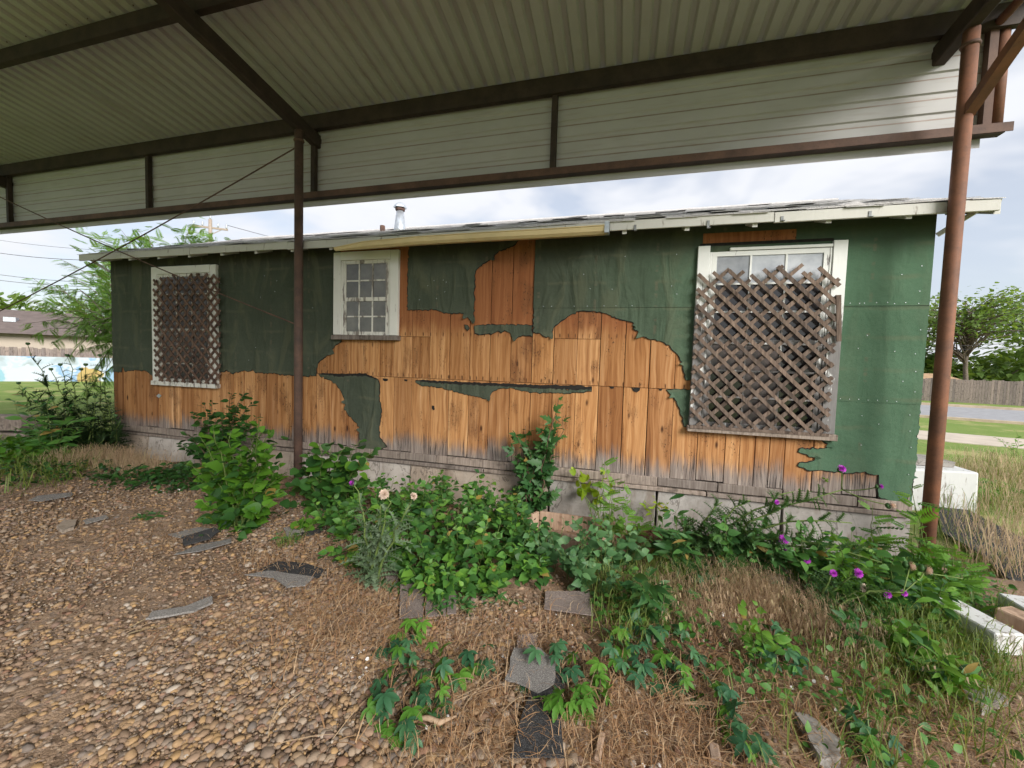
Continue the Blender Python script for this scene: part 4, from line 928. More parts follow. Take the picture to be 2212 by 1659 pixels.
# --- thistles
sph = bmesh.new(); bmesh.ops.create_icosphere(sph, subdivisions=2, radius=1)
def flower_mesh(nm, mat, tuft=True):
    m = MB(); random.seed(3)
    for v in sph.verts: pass
    n = 90
    for i in range(n):
        zz = 1-1.25*i/n; a = i*2.39996; r = math.sqrt(max(0, 1-zz*zz)); d = Vector((r*math.cos(a), r*math.sin(a), zz)); L_ = random.uniform(.75, 1.1)
        s_ = d.cross(Vector((0, 0, 1)) if abs(d.z) < .9 else Vector((1, 0, 0))).normalized()*.09
        m.add([d*.2-s_*.4, d*.2+s_*.4, d*L_+s_, d*L_-s_], [(0, 1, 2, 3)])
    return m.mesh(nm, MAT[mat])
FM = flower_mesh('flower', 'purple'); PM = flower_mesh('seed_head', 'puff')
cm = MB(); cm.tube([(0, 0, -.95), (0, 0, -.7), (0, 0, -.35), (0, 0, .05)], [.2, .65, .8, .55], 9); CALX = cm.mesh('calyx', MAT['lf_thistle2'], True)
random.seed(21)
def thistle(name, base, stems, heads, label, mat, size, per, single=80):
    T = thing(name, base, label, 'thistle', 'thistles'); sm = MB(); items = []; paths = []
    for tip, lift in stems:
        pts = arc(Vector(base)+Vector((random.gauss(0, .03), random.gauss(0, .03), -.03)), tip, lift, 8, .012); paths.append(pts)
        sm.tube(pts, [.011*(1-.65*i/8) for i in range(9)], 6)
        for k in range(per):
            t = .06+.86*(k+random.random())/per; p, d = along(pts, t); a = random.uniform(0, 6.28); side = d.cross(Vector((math.cos(a), math.sin(a), .3))).normalized()
            s_ = random.uniform(*size)*(1.15-.75*t); items.append((s_, leaf_mat(p, side+d*.55+Vector((0, 0, .1)), d*.6+Vector((0, 0, .7)), s_)))
    items.sort(key=lambda q: -q[0])
    for s_, mx_ in items[:single]: put_leaf(LF('thistle', mat), mx_, T)
    if items[single:]: join_leaves('foliage', [(LF('thistle', mat), q) for s_, q in items[single:]], mat, T)
    for p, dirv, r, me, nm in heads:
        p = Vector(p)
        # short stalk back to the nearest stem point
        best = min((q for pts in paths for q in pts[3:]), key=lambda q: (q-p).length); sm.tube(arc(best, p, -.1, 4, .01), .004, 5)
        q = Vector(dirv).normalized().to_track_quat('Z', 'Y').to_matrix().to_4x4()
        for me2, nm2, sc in ((me, nm, r), (CALX, 'calyx', r*.95)):
            o = link(bpy.data.objects.new(nm2, me2)); o.parent = T; mm = q.copy()@Matrix.Scale(sc, 4); mm.translation = p-Vector(base)-(Vector(dirv).normalized()*r*.25 if nm2 == 'calyx' else Vector((0, 0, 0))); o.matrix_local = mm
    sm.build('stem', MAT['stem'], T, True); return T
b = gnd(800, 1262); Y = b.y
thistle('thistle', b, [(at(822, 1090, Y), .05), (at(775, 1062, Y), .1), (at(845, 1085, Y), .08), (at(885, 1090, Y), .12), (at(800, 1150, Y), .0)],
        [(at(762, 1043, Y), (-.6, -.6, .4), .024, FM, 'flower'), (at(830, 1068, Y), (.1, -.7, .7), .036, PM, 'seed_head'), (at(893, 1072, Y), (.7, -.2, .6), .026, PM, 'seed_head')],
        'silvery prickly thistle with one pink bloom and a pale seed head', 'lf_thistle', (.12, .20), 26, 120)
b = gnd(1500, 1225); Y = b.y
st_ = [(at(1715, 1062, Y+.25), .18), (at(1820, 1058, Y+.2), .22), (at(1620, 1080, Y+.1), .35), (at(1560, 1085, Y), .3), (at(1840, 1130, Y), .3), (at(1905, 1215, Y-.2), .35), (at(2080, 1250, Y-.1), .25), (at(1700, 1170, Y-.1), .3), (at(1640, 1150, Y), .35), (at(1470, 1120, Y), .2), (at(1440, 1190, Y-.2), .2), (at(1560, 1150, Y-.1), .2)]
hd = [((1818, 1013), .2, (.3, -.5, .8), .030, FM), ((1900, 1051), .1, (.9, -.3, .2), .024, FM), ((1693, 1165), -.12, (-.1, -.9, .4), .034, FM), ((1678, 1085), 0, (0, -.8, .5), .018, FM), ((1742, 1210), -.2, (.3, -.7, .5), .026, FM), ((1695, 1187), -.1, (.2, -.5, -.3), .016, FM)]
thistle('thistle', b, st_, [(at(x, y, Y+dy), d, r, me, 'flower') for (x, y), dy, d, r, me in hd]+[(at(1925, 1092, Y+.1), (.8, -.3, .3), .03, PM, 'seed_head')],
        'sprawling thistle with arching stems and magenta blooms along the foundation', 'lf_thistle2', (.13, .24), 34, 200)
b = gnd(1760, 1330); Y = b.y
thistle('thistle', b, [(at(1800, 1235, Y), .2), (at(1855, 1240, Y), .25), (at(1920, 1282, Y), .3), (at(1950, 1280, Y-.05), .3), (at(1690, 1290, Y), .3), (at(1955, 1345, Y-.2), .2)],
        [(at(1800, 1238, Y), (-.2, -.9, .3), .022, FM, 'flower'), (at(1853, 1238, Y), (.3, -.8, .4), .028, FM, 'flower'), (at(1916, 1283, Y), (.2, -.8, .5), .024, FM, 'flower'), (at(1952, 1281, Y), (.3, -.6, .6), .020, FM, 'flower'), (at(1866, 1270, Y), (.1, -.8, .3), .026, PM, 'seed_head'), (at(1965, 1222, Y+.1), (.9, -.3, 0), .032, PM, 'seed_head'), (at(2000, 1230, Y+.1), (.9, -.3, -.1), .034, PM, 'seed_head')],
        'low leaning thistle with four magenta blooms above dry brome grass', 'lf_thistle2', (.10, .18), 18, 90)
# dark thistle thicket at the far house corner
MAT['lf_deep'] = m_leaf('deep_green_leaf', (.014, .035, .012), (.04, .085, .022), .2)
for px, py, Y, tops, nm in ((165, 985, -.55, [(60, 745), (75, 850), (110, 800), (40, 830)], 'dark tall thistle with dried heads left of the house corner'), (200, 990, -.5, [(130, 790), (145, 770), (175, 800), (185, 790), (205, 860), (140, 850)], 'dark bristly thistle thicket beside the house corner'), (235, 985, -.3, [(215, 770), (235, 860), (250, 900), (225, 820)], 'thin dark thistle touching the house corner')):
    b = at(px, py, Y); b = Vector((b.x, Y, zg(b.x, Y)))
    thistle('thistle', b, [(at(x, y, Y), .05) for x, y in tops]+[(at(x+random.uniform(-40, 40), y+90, Y+random.uniform(-.2, .2)), .1) for x, y in tops], [(at(x, y-5, Y), (0, 0, 1), .035, CALX, 'dry_head') for x, y in tops], nm, 'lf_deep', (.16, .30), 26, 60)

b = at(110, 985, -.9); b = Vector((b.x, -.9, zg(b.x, -.9)))
plant('tall_weed', b, tips_px([(20, 860), (45, 840), (80, 870), (110, 850), (150, 880), (60, 910), (120, 920), (170, 930), (30, 930), (190, 900), (90, 940)], -.9, .3), ('lance', 'lf_weed'), (.10, .20), 20, 'loose light green weed in front of the dark thistle thicket', 'weed', single=120, r0=.006, t0=.15)
for px, py, tp, kd, mt, nm in ((1450, 1235, [(1430, 1150), (1460, 1140), (1480, 1170), (1420, 1180), (1450, 1190), (1490, 1200)], 'lance', 'lf_sap', 'narrow-leaved weed where the arching thistle begins'),
                       (1560, 1245, [(1540, 1160), (1570, 1150), (1600, 1175), (1530, 1190), (1580, 1200), (1610, 1210)], 'ovate', 'lf_weed', 'leafy weed under the arching thistle stem'),
                       (1650, 1255, [(1630, 1160), (1660, 1170), (1690, 1190), (1620, 1200), (1670, 1215), (1700, 1230)], 'lance', 'lf_sap', 'narrow-leaved weed below the largest magenta bloom'),
                       (1740, 1275, [(1720, 1175), (1750, 1165), (1780, 1190), (1710, 1210), (1760, 1220), (1790, 1240)], 'ovate', 'lf_weed', 'leafy weed before the dark gap in the foundation'),
                       (1825, 1300, [(1800, 1190), (1840, 1185), (1860, 1210), (1810, 1240), (1850, 1250), (1880, 1265)], 'lance', 'lf_fresh', 'fresh narrow-leaved weed among the leaning thistle blooms'),
                       (1920, 1330, [(1900, 1220), (1930, 1210), (1960, 1240), (1890, 1260), (1940, 1280), (1975, 1290)], 'ovate', 'lf_weed', 'leafy weed near the end of the white timber'),
                       (2010, 1345, [(1985, 1260), (2020, 1250), (2050, 1270), (2000, 1300), (2040, 1310)], 'lance', 'lf_fresh', 'fresh weed crowding the end of the white timber'),
                       (1395, 1330, [(1370, 1280), (1400, 1270), (1420, 1290), (1385, 1305), (1430, 1310)], 'lance', 'lf_sap', 'grassy weed right of the two-tab shingle'),
                       (1960, 1420, [(1930, 1370), (1965, 1360), (1995, 1380), (1950, 1395), (2010, 1400)], 'ovate', 'lf_fresh', 'low fresh weed below the white timber'),
                       (2040, 1480, [(2010, 1420), (2040, 1425), (2070, 1450), (2030, 1460)], 'lance', 'lf_fresh', 'low narrow-leaved weed by the broken slab')):
    b = gnd(px, py); plant('mixed_weed', b, tips_px([(x, y-(38 if py < 1340 else 8)) for x, y in tp]+[(x+18, y+10) for x, y in tp[:3]], b.y, .18), (kd, mt), (.05, .11) if kd == 'ovate' else (.07, .15), 15, nm, 'weed', 'weeds under the thistles', single=70, r0=.004, t0=.15, mats=[mt, mt, 'lf_sap'], fill=25, fillspread=.09)
# --- five-leaved creeper on the ground
cre = [('creeper_vine', 'dark green five-leaved creeper at the edge of the pebbles', [(835, 1410), (870, 1425), (905, 1405), (850, 1445), (890, 1450), (930, 1455), (820, 1480), (860, 1490), (900, 1480), (800, 1520), (835, 1530), (880, 1520), (920, 1500), (955, 1490), (980, 1500), (960, 1530), (925, 1540), (800, 1560), (840, 1580), (880, 1590), (905, 1570), (820, 1550), (945, 1570), (870, 1610), (890, 1625)], .55),
       ('creeper_vine', 'bright young creeper sprig between dry weeds and pebble edge', [(850, 1395), (880, 1385), (905, 1380), (945, 1435), (960, 1470), (990, 1480), (1000, 1455)], .0),
       ('creeper_vine', 'single creeper sprig beside the leaning grey shingle', [(1040, 1455), (1055, 1440), (1020, 1460)], .8),
       ('creeper_vine', 'creeper with dark leaves lying across the black shingle strip', [(1135, 1460), (1150, 1440), (1145, 1490), (1200, 1435), (1220, 1420), (1210, 1465), (1205, 1490), (1240, 1450), (1255, 1440), (1170, 1470), (1225, 1475)], .95),
       ('creeper_vine', 'light green creeper row below the black shingle strip', [(1180, 1545), (1200, 1560), (1225, 1545), (1235, 1560), (1255, 1530), (1270, 1520), (1265, 1555), (1290, 1500), (1300, 1480), (1305, 1530), (1280, 1495), (1245, 1545)], .0),
       ('creeper_vine', 'dense bluish creeper patch right of the black shingle strip', [(1320, 1400), (1345, 1380), (1370, 1365), (1390, 1395), (1350, 1420), (1380, 1430), (1410, 1415), (1430, 1440), (1400, 1460), (1440, 1400), (1460, 1430), (1475, 1470), (1420, 1480), (1450, 1490), (1480, 1390), (1500, 1450), (1330, 1440), (1365, 1455), (1385, 1480), (1335, 1470)], .85),
       ('creeper_vine', 'creeper runner trailing down into the dry grass', [(1490, 1500), (1510, 1520), (1530, 1500), (1545, 1540), (1560, 1560), (1580, 1575), (1570, 1530), (1590, 1600), (1615, 1610), (1640, 1640), (1620, 1650)], .7),
       ('creeper_vine', 'grey-green creeper beside a heart-leaved climber', [(1645, 1390), (1665, 1400), (1650, 1425), (1680, 1420), (1700, 1440), (1640, 1450), (1675, 1455), (1720, 1460), (1690, 1395), (1660, 1380)], .95),
       ('creeper_vine', 'creeper sprig at the grey slab in the dry grass', [(1835, 1590), (1855, 1610), (1880, 1600), (1870, 1640), (1900, 1630), (1920, 1645)], .8),
       ('creeper_vine', 'small creeper in the grass under the arching thistle', [(1500, 1270), (1520, 1255), (1540, 1275), (1480, 1290), (1560, 1285)], .9)]
for nm, lab, pts, dk in cre:
    pts = [(x+random.uniform(-16, 16), y+random.uniform(-12, 12)) for x, y in pts for _ in range(2)]; g = [gnd(*p) for p in pts]; b = sum(g, Vector())/len(g); b.z = zg(b.x, b.y); T = thing(nm, b, lab, 'vine', 'creeper vines on the ground'); sm = MB()
    for q in g:
        s_ = random.uniform(.050, .082); h = random.uniform(.02, .12); p = q+Vector((0, 0, h)); a = random.uniform(0, 6.28)
        d = Vector((math.cos(a), math.sin(a), -.25)); tow = TOCAM(p); d = d+Vector((tow.x, tow.y, 0))*.6
        put_leaf(LF('palmate', 'lf_creeper' if random.random() < dk else 'lf_creeper_young'), leaf_mat(p, d, Vector((random.gauss(0, .2), random.gauss(0, .2)-.25, 1)), s_), T)
        sm.tube(arc(q.lerp(b, .15)+Vector((0, 0, .01)), p, -.2, 4, .02), .003, 4)
    order = sorted(g, key=lambda v: v.x)
    sm.tube([v+Vector((random.gauss(0, .02), random.gauss(0, .02), .015)) for v in order], .0035, 4)
    sm.build('stem', MAT['twig'], T, True)
b = gnd(1640, 1420)
plant('heart_leaf_vine', b, tips_px([(1605, 1310), (1620, 1350), (1600, 1360), (1640, 1300), (1635, 1340), (1650, 1380), (1625, 1390), (1660, 1400), (1690, 1370)], b.y, .12), ('ovate', 'lf_fresh'), (.05, .085), 6, 'heart-leaved climber with an upright runner in brome grass', 'vine', single=60, r0=.003, t0=.3)
b = gnd(1845, 1420)
plant('stubby_sapling', b, tips_px([(1835, 1330), (1815, 1340), (1860, 1335), (1825, 1375), (1855, 1360)], b.y, .05), ('lance', 'lf_sap'), (.09, .14), 5, 'woody stub sprouting leaves among dry grass at the right', 'sapling', single=30, r0=.012, stem='twig', t0=.6)
for px, py, nm in ((455, 1560-420, 'small dark tuft beside the dry weeds at the left'), (940, 1330, 'tiny weed at the corner of the brown shingle sheet'), (1000, 1320, 'small dandelion rosette on bare dirt'), (620, 1175, 'green tuft next to a pale shingle scrap'), (1075, 1300, 'grassy seedling between the two shingle sheets')):
    if nm.startswith('small dark'): px, py = 312, 1125
    b = gnd(px, py); plant('ground_weed', b, [b+Vector((random.gauss(0, .06), random.gauss(0, .06), random.uniform(.04, .10))) for k in range(7)], ('lance', 'lf_sap'), (.04, .08), 5, nm, 'weed', 'small weeds on bare dirt', single=35, r0=.002, t0=.2)

# ================================================================== PEBBLES AND DRY STUFF
random.seed(5)
def unit_ico(sub):
    bm = bmesh.new(); bmesh.ops.create_icosphere(bm, subdivisions=sub, radius=1); v = np.array([tuple(x.co) for x in bm.verts]); bm.verts.ensure_lookup_table(); f = np.array([[q.index for q in p.verts] for p in bm.faces]); bm.free(); return v, f
IC1, IC0 = unit_ico(2), unit_ico(1)          # 80 and 20 triangles
CAMX, CAMY = CAM.x, CAM.y
def side_val(x, y): return .80*x+.60*y
def in_view(x, y, z=-.1):
    v = Vector((x, y, z))-CAM; dz = v.dot(FW)
    if dz < .3: return False
    return abs(v.dot(RT)/dz)*FPX < 1180 and abs(v.dot(UP)/dz)*FPX < 900
pts = []
N = 420000
cx = rng.uniform(-11, 3.2, N); cy = rng.uniform(-4.4, -.45, N); u = rng.random(N)
for x, y, q in zip(cx, cy, u):
    s_ = side_val(x, y)+.35*math.sin(x*3.1+y*2)*.5
    dist = math.hypot(x-CAMX, y-CAMY)
    dens = (1 if s_ < -2.05 else .16 if s_ > -1.35 else .16+.84*(-1.35-s_)/.7)
    dens *= .35+.65*smooth(.5+.9*(math.sin(x*1.9+.7*y)+math.sin(y*2.7-x*1.1+2)+math.sin(x*4.3+y*3.1)*.6)/2+.35)
    if x > .8: dens *= .35
    dens *= 1 if dist < 3 else .6 if dist < 4.5 else .35 if dist < 6 else .2
    if q < dens and in_view(x, y): pts.append((x, y, dist))
def pebble_mesh(sel, ico, smin, smax):
    n = len(sel); v, f = ico; nv = len(v)
    P = np.array([(x, y, zg(x, y)) for x, y, d in sel]); s = np.exp(rng.normal(math.log(.0066), .56, n)).clip(smin, smax)
    ax = np.stack([s*rng.uniform(.85, 1.45, n), s*rng.uniform(.7, 1.1, n), s*rng.uniform(.42, .75, n)], 1); th = rng.uniform(0, 6.28, n)
    W = np.broadcast_to(v, (n, nv, 3))*(1+rng.normal(0, .09, (n, nv, 1))); W = W*ax[:, None, :]
    c, sn = np.cos(th)[:, None], np.sin(th)[:, None]; tl = rng.normal(0, .25, n)[:, None]
    X = W[:, :, 0]*c-W[:, :, 1]*sn; Y = W[:, :, 0]*sn+W[:, :, 1]*c; Z = W[:, :, 2]+X*tl*.5
    V = np.stack([X+P[:, 0:1], Y+P[:, 1:2], Z+P[:, 2:3]+(ax[:, 2]*.45)[:, None]+rng.uniform(0, .010, (n, 1))], 2).reshape(-1, 3)
    F = (np.broadcast_to(f, (n, *f.shape))+(np.arange(n)*nv)[:, None, None]).reshape(-1, 3); R = np.repeat(rng.random(n), nv)
    return V, F, R
near = [p for p in pts if p[2] < 2.3]; farp = [p for p in pts if p[2] >= 2.3]
def gravel(nm, sel, ico, lo, hi):
    V, F, R = pebble_mesh(sel, ico, lo, hi); o = link(bpy.data.objects.new(nm, arr_mesh(nm, V, F, MAT['pebble'], R, True))); o.parent = ground; o['kind'] = 'stuff'; return o
gravel('pebbles', near, IC1, .0045, .019); gravel('pebbles', farp, IC0, .0055, .024)
# the largest stones one by one
stone = []
for k in range(10):
    v = IC1[0]*(1+rng.normal(0, .07, (len(IC1[0]), 1)))*np.array([1, rng.uniform(.6, .85), rng.uniform(.4, .6)]); stone.append(arr_mesh('pebble', v, IC1[1], MAT['pebble'], None, True))
cand = [p for p in pts if side_val(p[0], p[1]) < -1.5 or random.random() < .10]; random.shuffle(cand); cand.sort(key=lambda p: p[2]+random.uniform(0, 2.5)); k = 0
for x, y, d in cand[:300]:
    s_ = random.uniform(.017, .034)*(1+.12*max(0, d-2)); o = link(bpy.data.objects.new('pebble', random.choice(stone))); o.parent = ground
    o.location = (x, y, zg(x, y)+s_*.22); o.scale = (s_,)*3; o.rotation_euler = (random.gauss(0, .15), random.gauss(0, .15), random.uniform(0, 6.28))
# strands
def strands(nm, mat, spots, seg=4, kind='stuff'):
    """spots: (x, y, z, heading, length, rise, curl, width)"""
    A = np.array(spots); n = len(A); t = np.linspace(0, 1, seg+1)[None, :]
    x0, y0, z0, h, L_, rise, curl, w_ = [A[:, i:i+1] for i in range(8)]
    ang = h+curl*t; hx = np.cumsum(np.cos(ang), 1)/(seg+1)*L_; hy = np.cumsum(np.sin(ang), 1)/(seg+1)*L_
    z = z0+rise*np.sin(np.minimum(1, t*1.0)*2.2)/.9; X = x0+hx; Y = y0+hy
    wd = w_*(1-.75*t); nx_ = -np.sin(ang)*wd; ny_ = np.cos(ang)*wd
    V = np.stack([np.stack([X-nx_, Y-ny_, z], 2), np.stack([X+nx_, Y+ny_, z+wd*.6], 2)], 2).reshape(-1, 3)
    base = (np.arange(n)*(seg+1)*2)[:, None]; q = (np.arange(seg)*2)[None, :]; b = (base+q).reshape(-1, 1)
    F = np.concatenate([b, b+1, b+3, b+2], 1); R = np.repeat(rng.random(n), (seg+1)*2)
    o = link(bpy.data.objects.new(nm, arr_mesh(nm, V, F, MAT[mat], R)))
    return tag(o, None, None, None, kind)
def patch(px0, py0, px1, py1, n, L_, rise, w_=(.0012, .0026), curl=1.2, heading=None, z=(.0, .03)):
    o = []
    while len(o) < n:
        g = gnd(random.uniform(px0, px1), random.uniform(py0, py1)); hd_ = random.uniform(0, 6.28) if heading is None else heading+random.gauss(0, .5)
        o.append((g.x, g.y, g.z+random.uniform(*z), hd_, random.uniform(*L_), random.uniform(*rise), random.gauss(0, curl), random.uniform(*w_)))
    return o
def blob(px, py, r, n, L_, rise, w_=(.0012, .0026), curl=1.2, z=(0, .03), heading=None):
    g = gnd(px, py); o = []
    for _ in range(n):
        a = random.uniform(0, 6.28); q = r*math.sqrt(random.random()); x, y = g.x+q*math.cos(a), g.y+q*math.sin(a)
        o.append((x, y, zg(x, y)+random.uniform(*z), random.uniform(0, 6.28) if heading is None else heading+random.gauss(0, .6), random.uniform(*L_), random.uniform(*rise), random.gauss(0, curl), random.uniform(*w_)))
    return o
sw = []
for px, py, r, n in ((640, 1200, .30, 700), (590, 1215, .25, 500), (720, 1290, .25, 650), (760, 1330, .28, 800), (700, 1340, .30, 700), (790, 1400, .25, 700), (740, 1250, .25, 400), (830, 1350, .22, 500), (900, 1440, .25, 500), (1000, 1400, .28, 600), (1060, 1420, .22, 400), (960, 1600, .25, 700), (1040, 1560, .25, 700), (1000, 1640, .25, 600), (1150, 1370, .22, 350), (1080, 1370, .25, 400),
                     (1260, 1600, .28, 700), (1350, 1560, .25, 600), (1420, 1600, .28, 700), (1500, 1620, .25, 600), (1340, 1640, .25, 600), (1560, 1480, .28, 600), (1650, 1520, .3, 450), (1740, 1500, .3, 400), (1700, 1590, .3, 500), (1800, 1540, .3, 450), (1900, 1520, .35, 400), (2000, 1560, .35, 400), (1880, 1450, .3, 500), (2100, 1620, .35, 600), (2060, 1480, .3, 500),
                     (230, 1190, .5, 500), (80, 1130, .6, 600), (140, 1200, .5, 400), (420, 1150, .3, 300), (550, 1330, .3, 150), (1240, 1400, .25, 300), (1480, 1430, .3, 350), (320, 1180, .3, 250), (660, 1430, .2, 200)):
    sw += blob(px, py, r*random.uniform(.9, 1.3), int(n*.42), (.04, .20), (-.01, .07), (.0009, .0022))
sw += patch(300, 1150, 1050, 1450, 900, (.06, .25), (0, .02)); sw += patch(1050, 1300, 2150, 1659, 1000, (.05, .25), (0, .04)); sw += patch(1100, 1280, 1500, 1500, 700, (.04, .16), (0, .03))
strands('dry_straw', 'straw', sw)['label'] = 'tangled dry tan straw and dead weeds on the ground'
tw_ = []
for k in range(260):
    g = gnd(random.uniform(520, 2100), random.uniform(1180, 1655)); tw_.append((g.x, g.y, g.z+random.uniform(.005, .05), random.uniform(0, 6.28), random.uniform(.10, .38), random.uniform(-.01, .06), random.gauss(0, .8), random.uniform(.0018, .0036)))
strands('dead_stems', 'straw', tw_, 6)['label'] = 'coarse dead weed stems scattered over the straw'
long_ = []
for a, b in (((980, 1520), (1180, 1440)), ((1700, 1600), (2000, 1480)), ((1420, 1520), (1900, 1560)), ((700, 1190), (850, 1160)), ((250, 1375), (470, 1320))):
    for k in range(4):
        p = gnd(a[0]+random.uniform(-30, 30), a[1]+random.uniform(-15, 15)); q = gnd(*b); d = q-p; long_.append((p.x, p.y, p.z+.02, math.atan2(d.y, d.x)+random.gauss(0, .2), d.length*random.uniform(.4, .9), .02, random.gauss(0, .3), .003))
strands('dry_stalks', 'brome', long_, 6)['label'] = 'long pale dry stalks lying loose on the ground'
br = []
for px, py, r, n in ((1450, 1300, .22, 260), (1500, 1320, .25, 300), (1560, 1300, .28, 380), (1620, 1300, .28, 380), (1680, 1310, .28, 420), (1730, 1330, .25, 350), (1660, 1270, .25, 300), (1590, 1260, .2, 260), (1770, 1370, .25, 250), (1560, 1360, .25, 220), (1820, 1400, .25, 200), (1900, 1400, .25, 180)):
    br += blob(px, py, r*.85, int(n*.5), (.10, .26), (.05, .22), (.0010, .0020), .8, (0, .01), 3.6)
strands('brome_grass', 'brome', br, 5)['label'] = 'dry tan brome grass leaning over at the right of the bed'
# drooping seed tips of the brome
tipsl = []
for s0 in br[::2]:
    x, y, z, h, L_, rise, curl, w_ = s0; ex = x+math.cos(h+curl*.6)*L_*.9; ey = y+math.sin(h+curl*.6)*L_*.9
    for k in range(3): tipsl.append((ex+random.gauss(0, .012), ey+random.gauss(0, .012), z+rise*.75+random.gauss(0, .012), h+random.gauss(0, .5), random.uniform(.02, .045), -.02, 0, random.uniform(.003, .005)))
strands('brome_seed_heads', 'brome', tipsl, 2)['label'] = 'drooping seed heads of the dry brome grass'
gr_ = []
for px, py, r, n in ((1340, 1290, .2, 260), (1390, 1330, .22, 300), (1340, 1370, .2, 220), (1440, 1260, .25, 350), (1500, 1230, .25, 350), (1420, 1230, .22, 260), (1560, 1240, .2, 200), (1300, 1270, .15, 150), (1620, 1240, .2, 200), (1700, 1240, .25, 200), (1960, 1340, .3, 500), (2020, 1400, .3, 500), (2080, 1440, .3, 500), (1930, 1420, .3, 350), (2120, 1330, .3, 450), (1880, 1480, .3, 250), (1720, 1660, .3, 120), (1980, 1480, .3, 200), (2060, 1540, .3, 200), (2160, 1500, .4, 300), (2050, 1170, .3, 300), (2150, 1230, .4, 500), (620, 1180, .08, 60), (1820, 1600, .3, 90), (2000, 1640, .3, 120)):
    gr_ += blob(px, py, r, int(n*.62), (.05, .18), (.04, .16), (.0016, .0032), .7)
strands('grass', 'grass', gr_)['label'] = 'loose green grass blades growing at the right of the yard'
# tall yellow-green grass by the street side, rough grass left
tg = []
for px, py, r, n in ((2150, 1060, .7, 900), (2200, 1030, .8, 900), (2120, 1050, .4, 500), (2210, 1110, .6, 600), (2080, 1130, .4, 300)):
    tg += blob(px, py, r, n//3, (.12, .30), (.12, .40), (.002, .005), .6)
strands('tall_grass', 'grass', tg, 5)['label'] = 'tall yellowish grass growing around the white concrete step'
ty = []
for px, py, r, n in ((2150, 1060, .7, 500), (2200, 1030, .8, 500), (2120, 1050, .4, 250), (2210, 1110, .6, 350), (2190, 1180, .5, 300), (2200, 1250, .4, 250)):
    ty += blob(px, py, r, n, (.12, .30), (.10, .42), (.0018, .0045), .6)
strands('dry_verge_grass', 'brome', ty, 5)['label'] = 'dry yellow grass mixed into the verge by the white step'
lg = []
for px, py, r, n in ((60, 1000, .9, 1500), (20, 960, 1.0, 1300), (110, 950, .8, 900), (190, 960, .6, 700), (240, 940, .5, 400), (30, 1040, .8, 700)):
    lg += blob(px, py, r, n//2, (.10, .28), (.04, .20), (.003, .007), .8)
strands('rough_grass', 'grass', lg)['label'] = 'bright rough grass left of the house corner'
dg = []
for px, py, r, n in ((190, 1000, .35, 500), (230, 1000, .35, 500), (270, 1010, .3, 400), (320, 1020, .3, 300), (150, 1010, .3, 250)):
    dg += blob(px, py, r, n, (.08, .22), (.06, .22), (.0016, .003), .9)
strands('dry_tuft', 'brome', dg)['label'] = 'dry straw-coloured tuft at the foot of the house corner'
# low leafy ground cover left and at the wall foot
def cover(nm, spots, mat, label, kind='ovate', s=(.04, .09), h=.2):
    it = []
    for px, py, r, n in spots:
        g = gnd(px, py)
        for _ in range(n):
            a = random.uniform(0, 6.28); q = r*math.sqrt(random.random()); x, y = g.x+q*math.cos(a), g.y+q*math.sin(a); p = Vector((x, y, zg(x, y)+h*random.random()*(1-.6*q/r)+.01))
            d = Vector((random.gauss(0, 1), random.gauss(0, 1), random.gauss(0, .3))); it.append((LF(kind, mat), leaf_mat(p, d, Vector((random.gauss(0, .4), random.gauss(0, .4)-.2, .8)), random.uniform(*s))))
    o = join_leaves(nm, it, mat, None); o['label'] = label; return o
cover('ground_cover', [(310, 1045, .3, 130), (360, 1035, .25, 220), (270, 1040, .3, 110), (400, 1050, .3, 200), (150, 1025, .5, 170), (60, 1030, .5, 150), (225, 1035, .2, 50)], 'lf_dark', 'dark low leafy ground cover along the shaded foundation', 'ovate', (.04, .08), .22)
cover('ivy_patch', [(60, 985, .7, 500), (20, 1000, .8, 400), (130, 970, .6, 400), (200, 960, .4, 200)], 'lf_mulberry', 'bright low leafy patch left of the house corner', 'ovate', (.07, .13), .35)
cover('ground_weeds', [(1580, 1200, .35, 260), (1680, 1215, .35, 260), (1780, 1250, .35, 260), (1880, 1290, .35, 260), (1960, 1270, .3, 240), (2030, 1300, .3, 260), (1500, 1240, .25, 160), (1850, 1220, .3, 180), (1340, 1330, .2, 100), (1420, 1370, .2, 80), (2060, 1260, .3, 220), (1960, 1400, .3, 160), (1450, 1200, .2, 100), (1560, 1420, .25, 40), (1900, 1560, .3, 30), (2050, 1430, .3, 60), (1480, 1330, .2, 60), (1380, 1290, .2, 80), (2000, 1340, .3, 110), (1700, 1450, .3, 60), (1800, 1480, .3, 60), (1880, 1620, .3, 60), (1620, 1470, .2, 50), (2000, 1520, .3, 70)], 'lf_weed', 'low mixed green weeds under the thistles at the right', 'ovate', (.025, .055), .20)
cover('leaf_litter', [(1420, 1150, .22, 260), (1500, 1155, .22, 240), (1560, 1165, .2, 160), (1750, 1215, .15, 120), (1390, 1165, .15, 100), (1480, 1180, .2, 100), (1810, 1220, .2, 120)], 'litter', 'dark red-brown dead leaves against the cracked foundation', 'ovate', (.03, .06), .05)
cover('dead_leaves', [(900, 1300, .5, 60), (1100, 1320, .5, 60), (1300, 1450, .6, 80), (1600, 1500, .8, 120), (1000, 1500, .5, 60), (700, 1300, .5, 50), (1900, 1500, .7, 90), (400, 1250, .8, 50), (850, 1230, .4, 50), (1150, 1260, .3, 40)], 'litter', 'scattered curled dead leaves on the bare dirt', 'ovate', (.012, .035), .03)
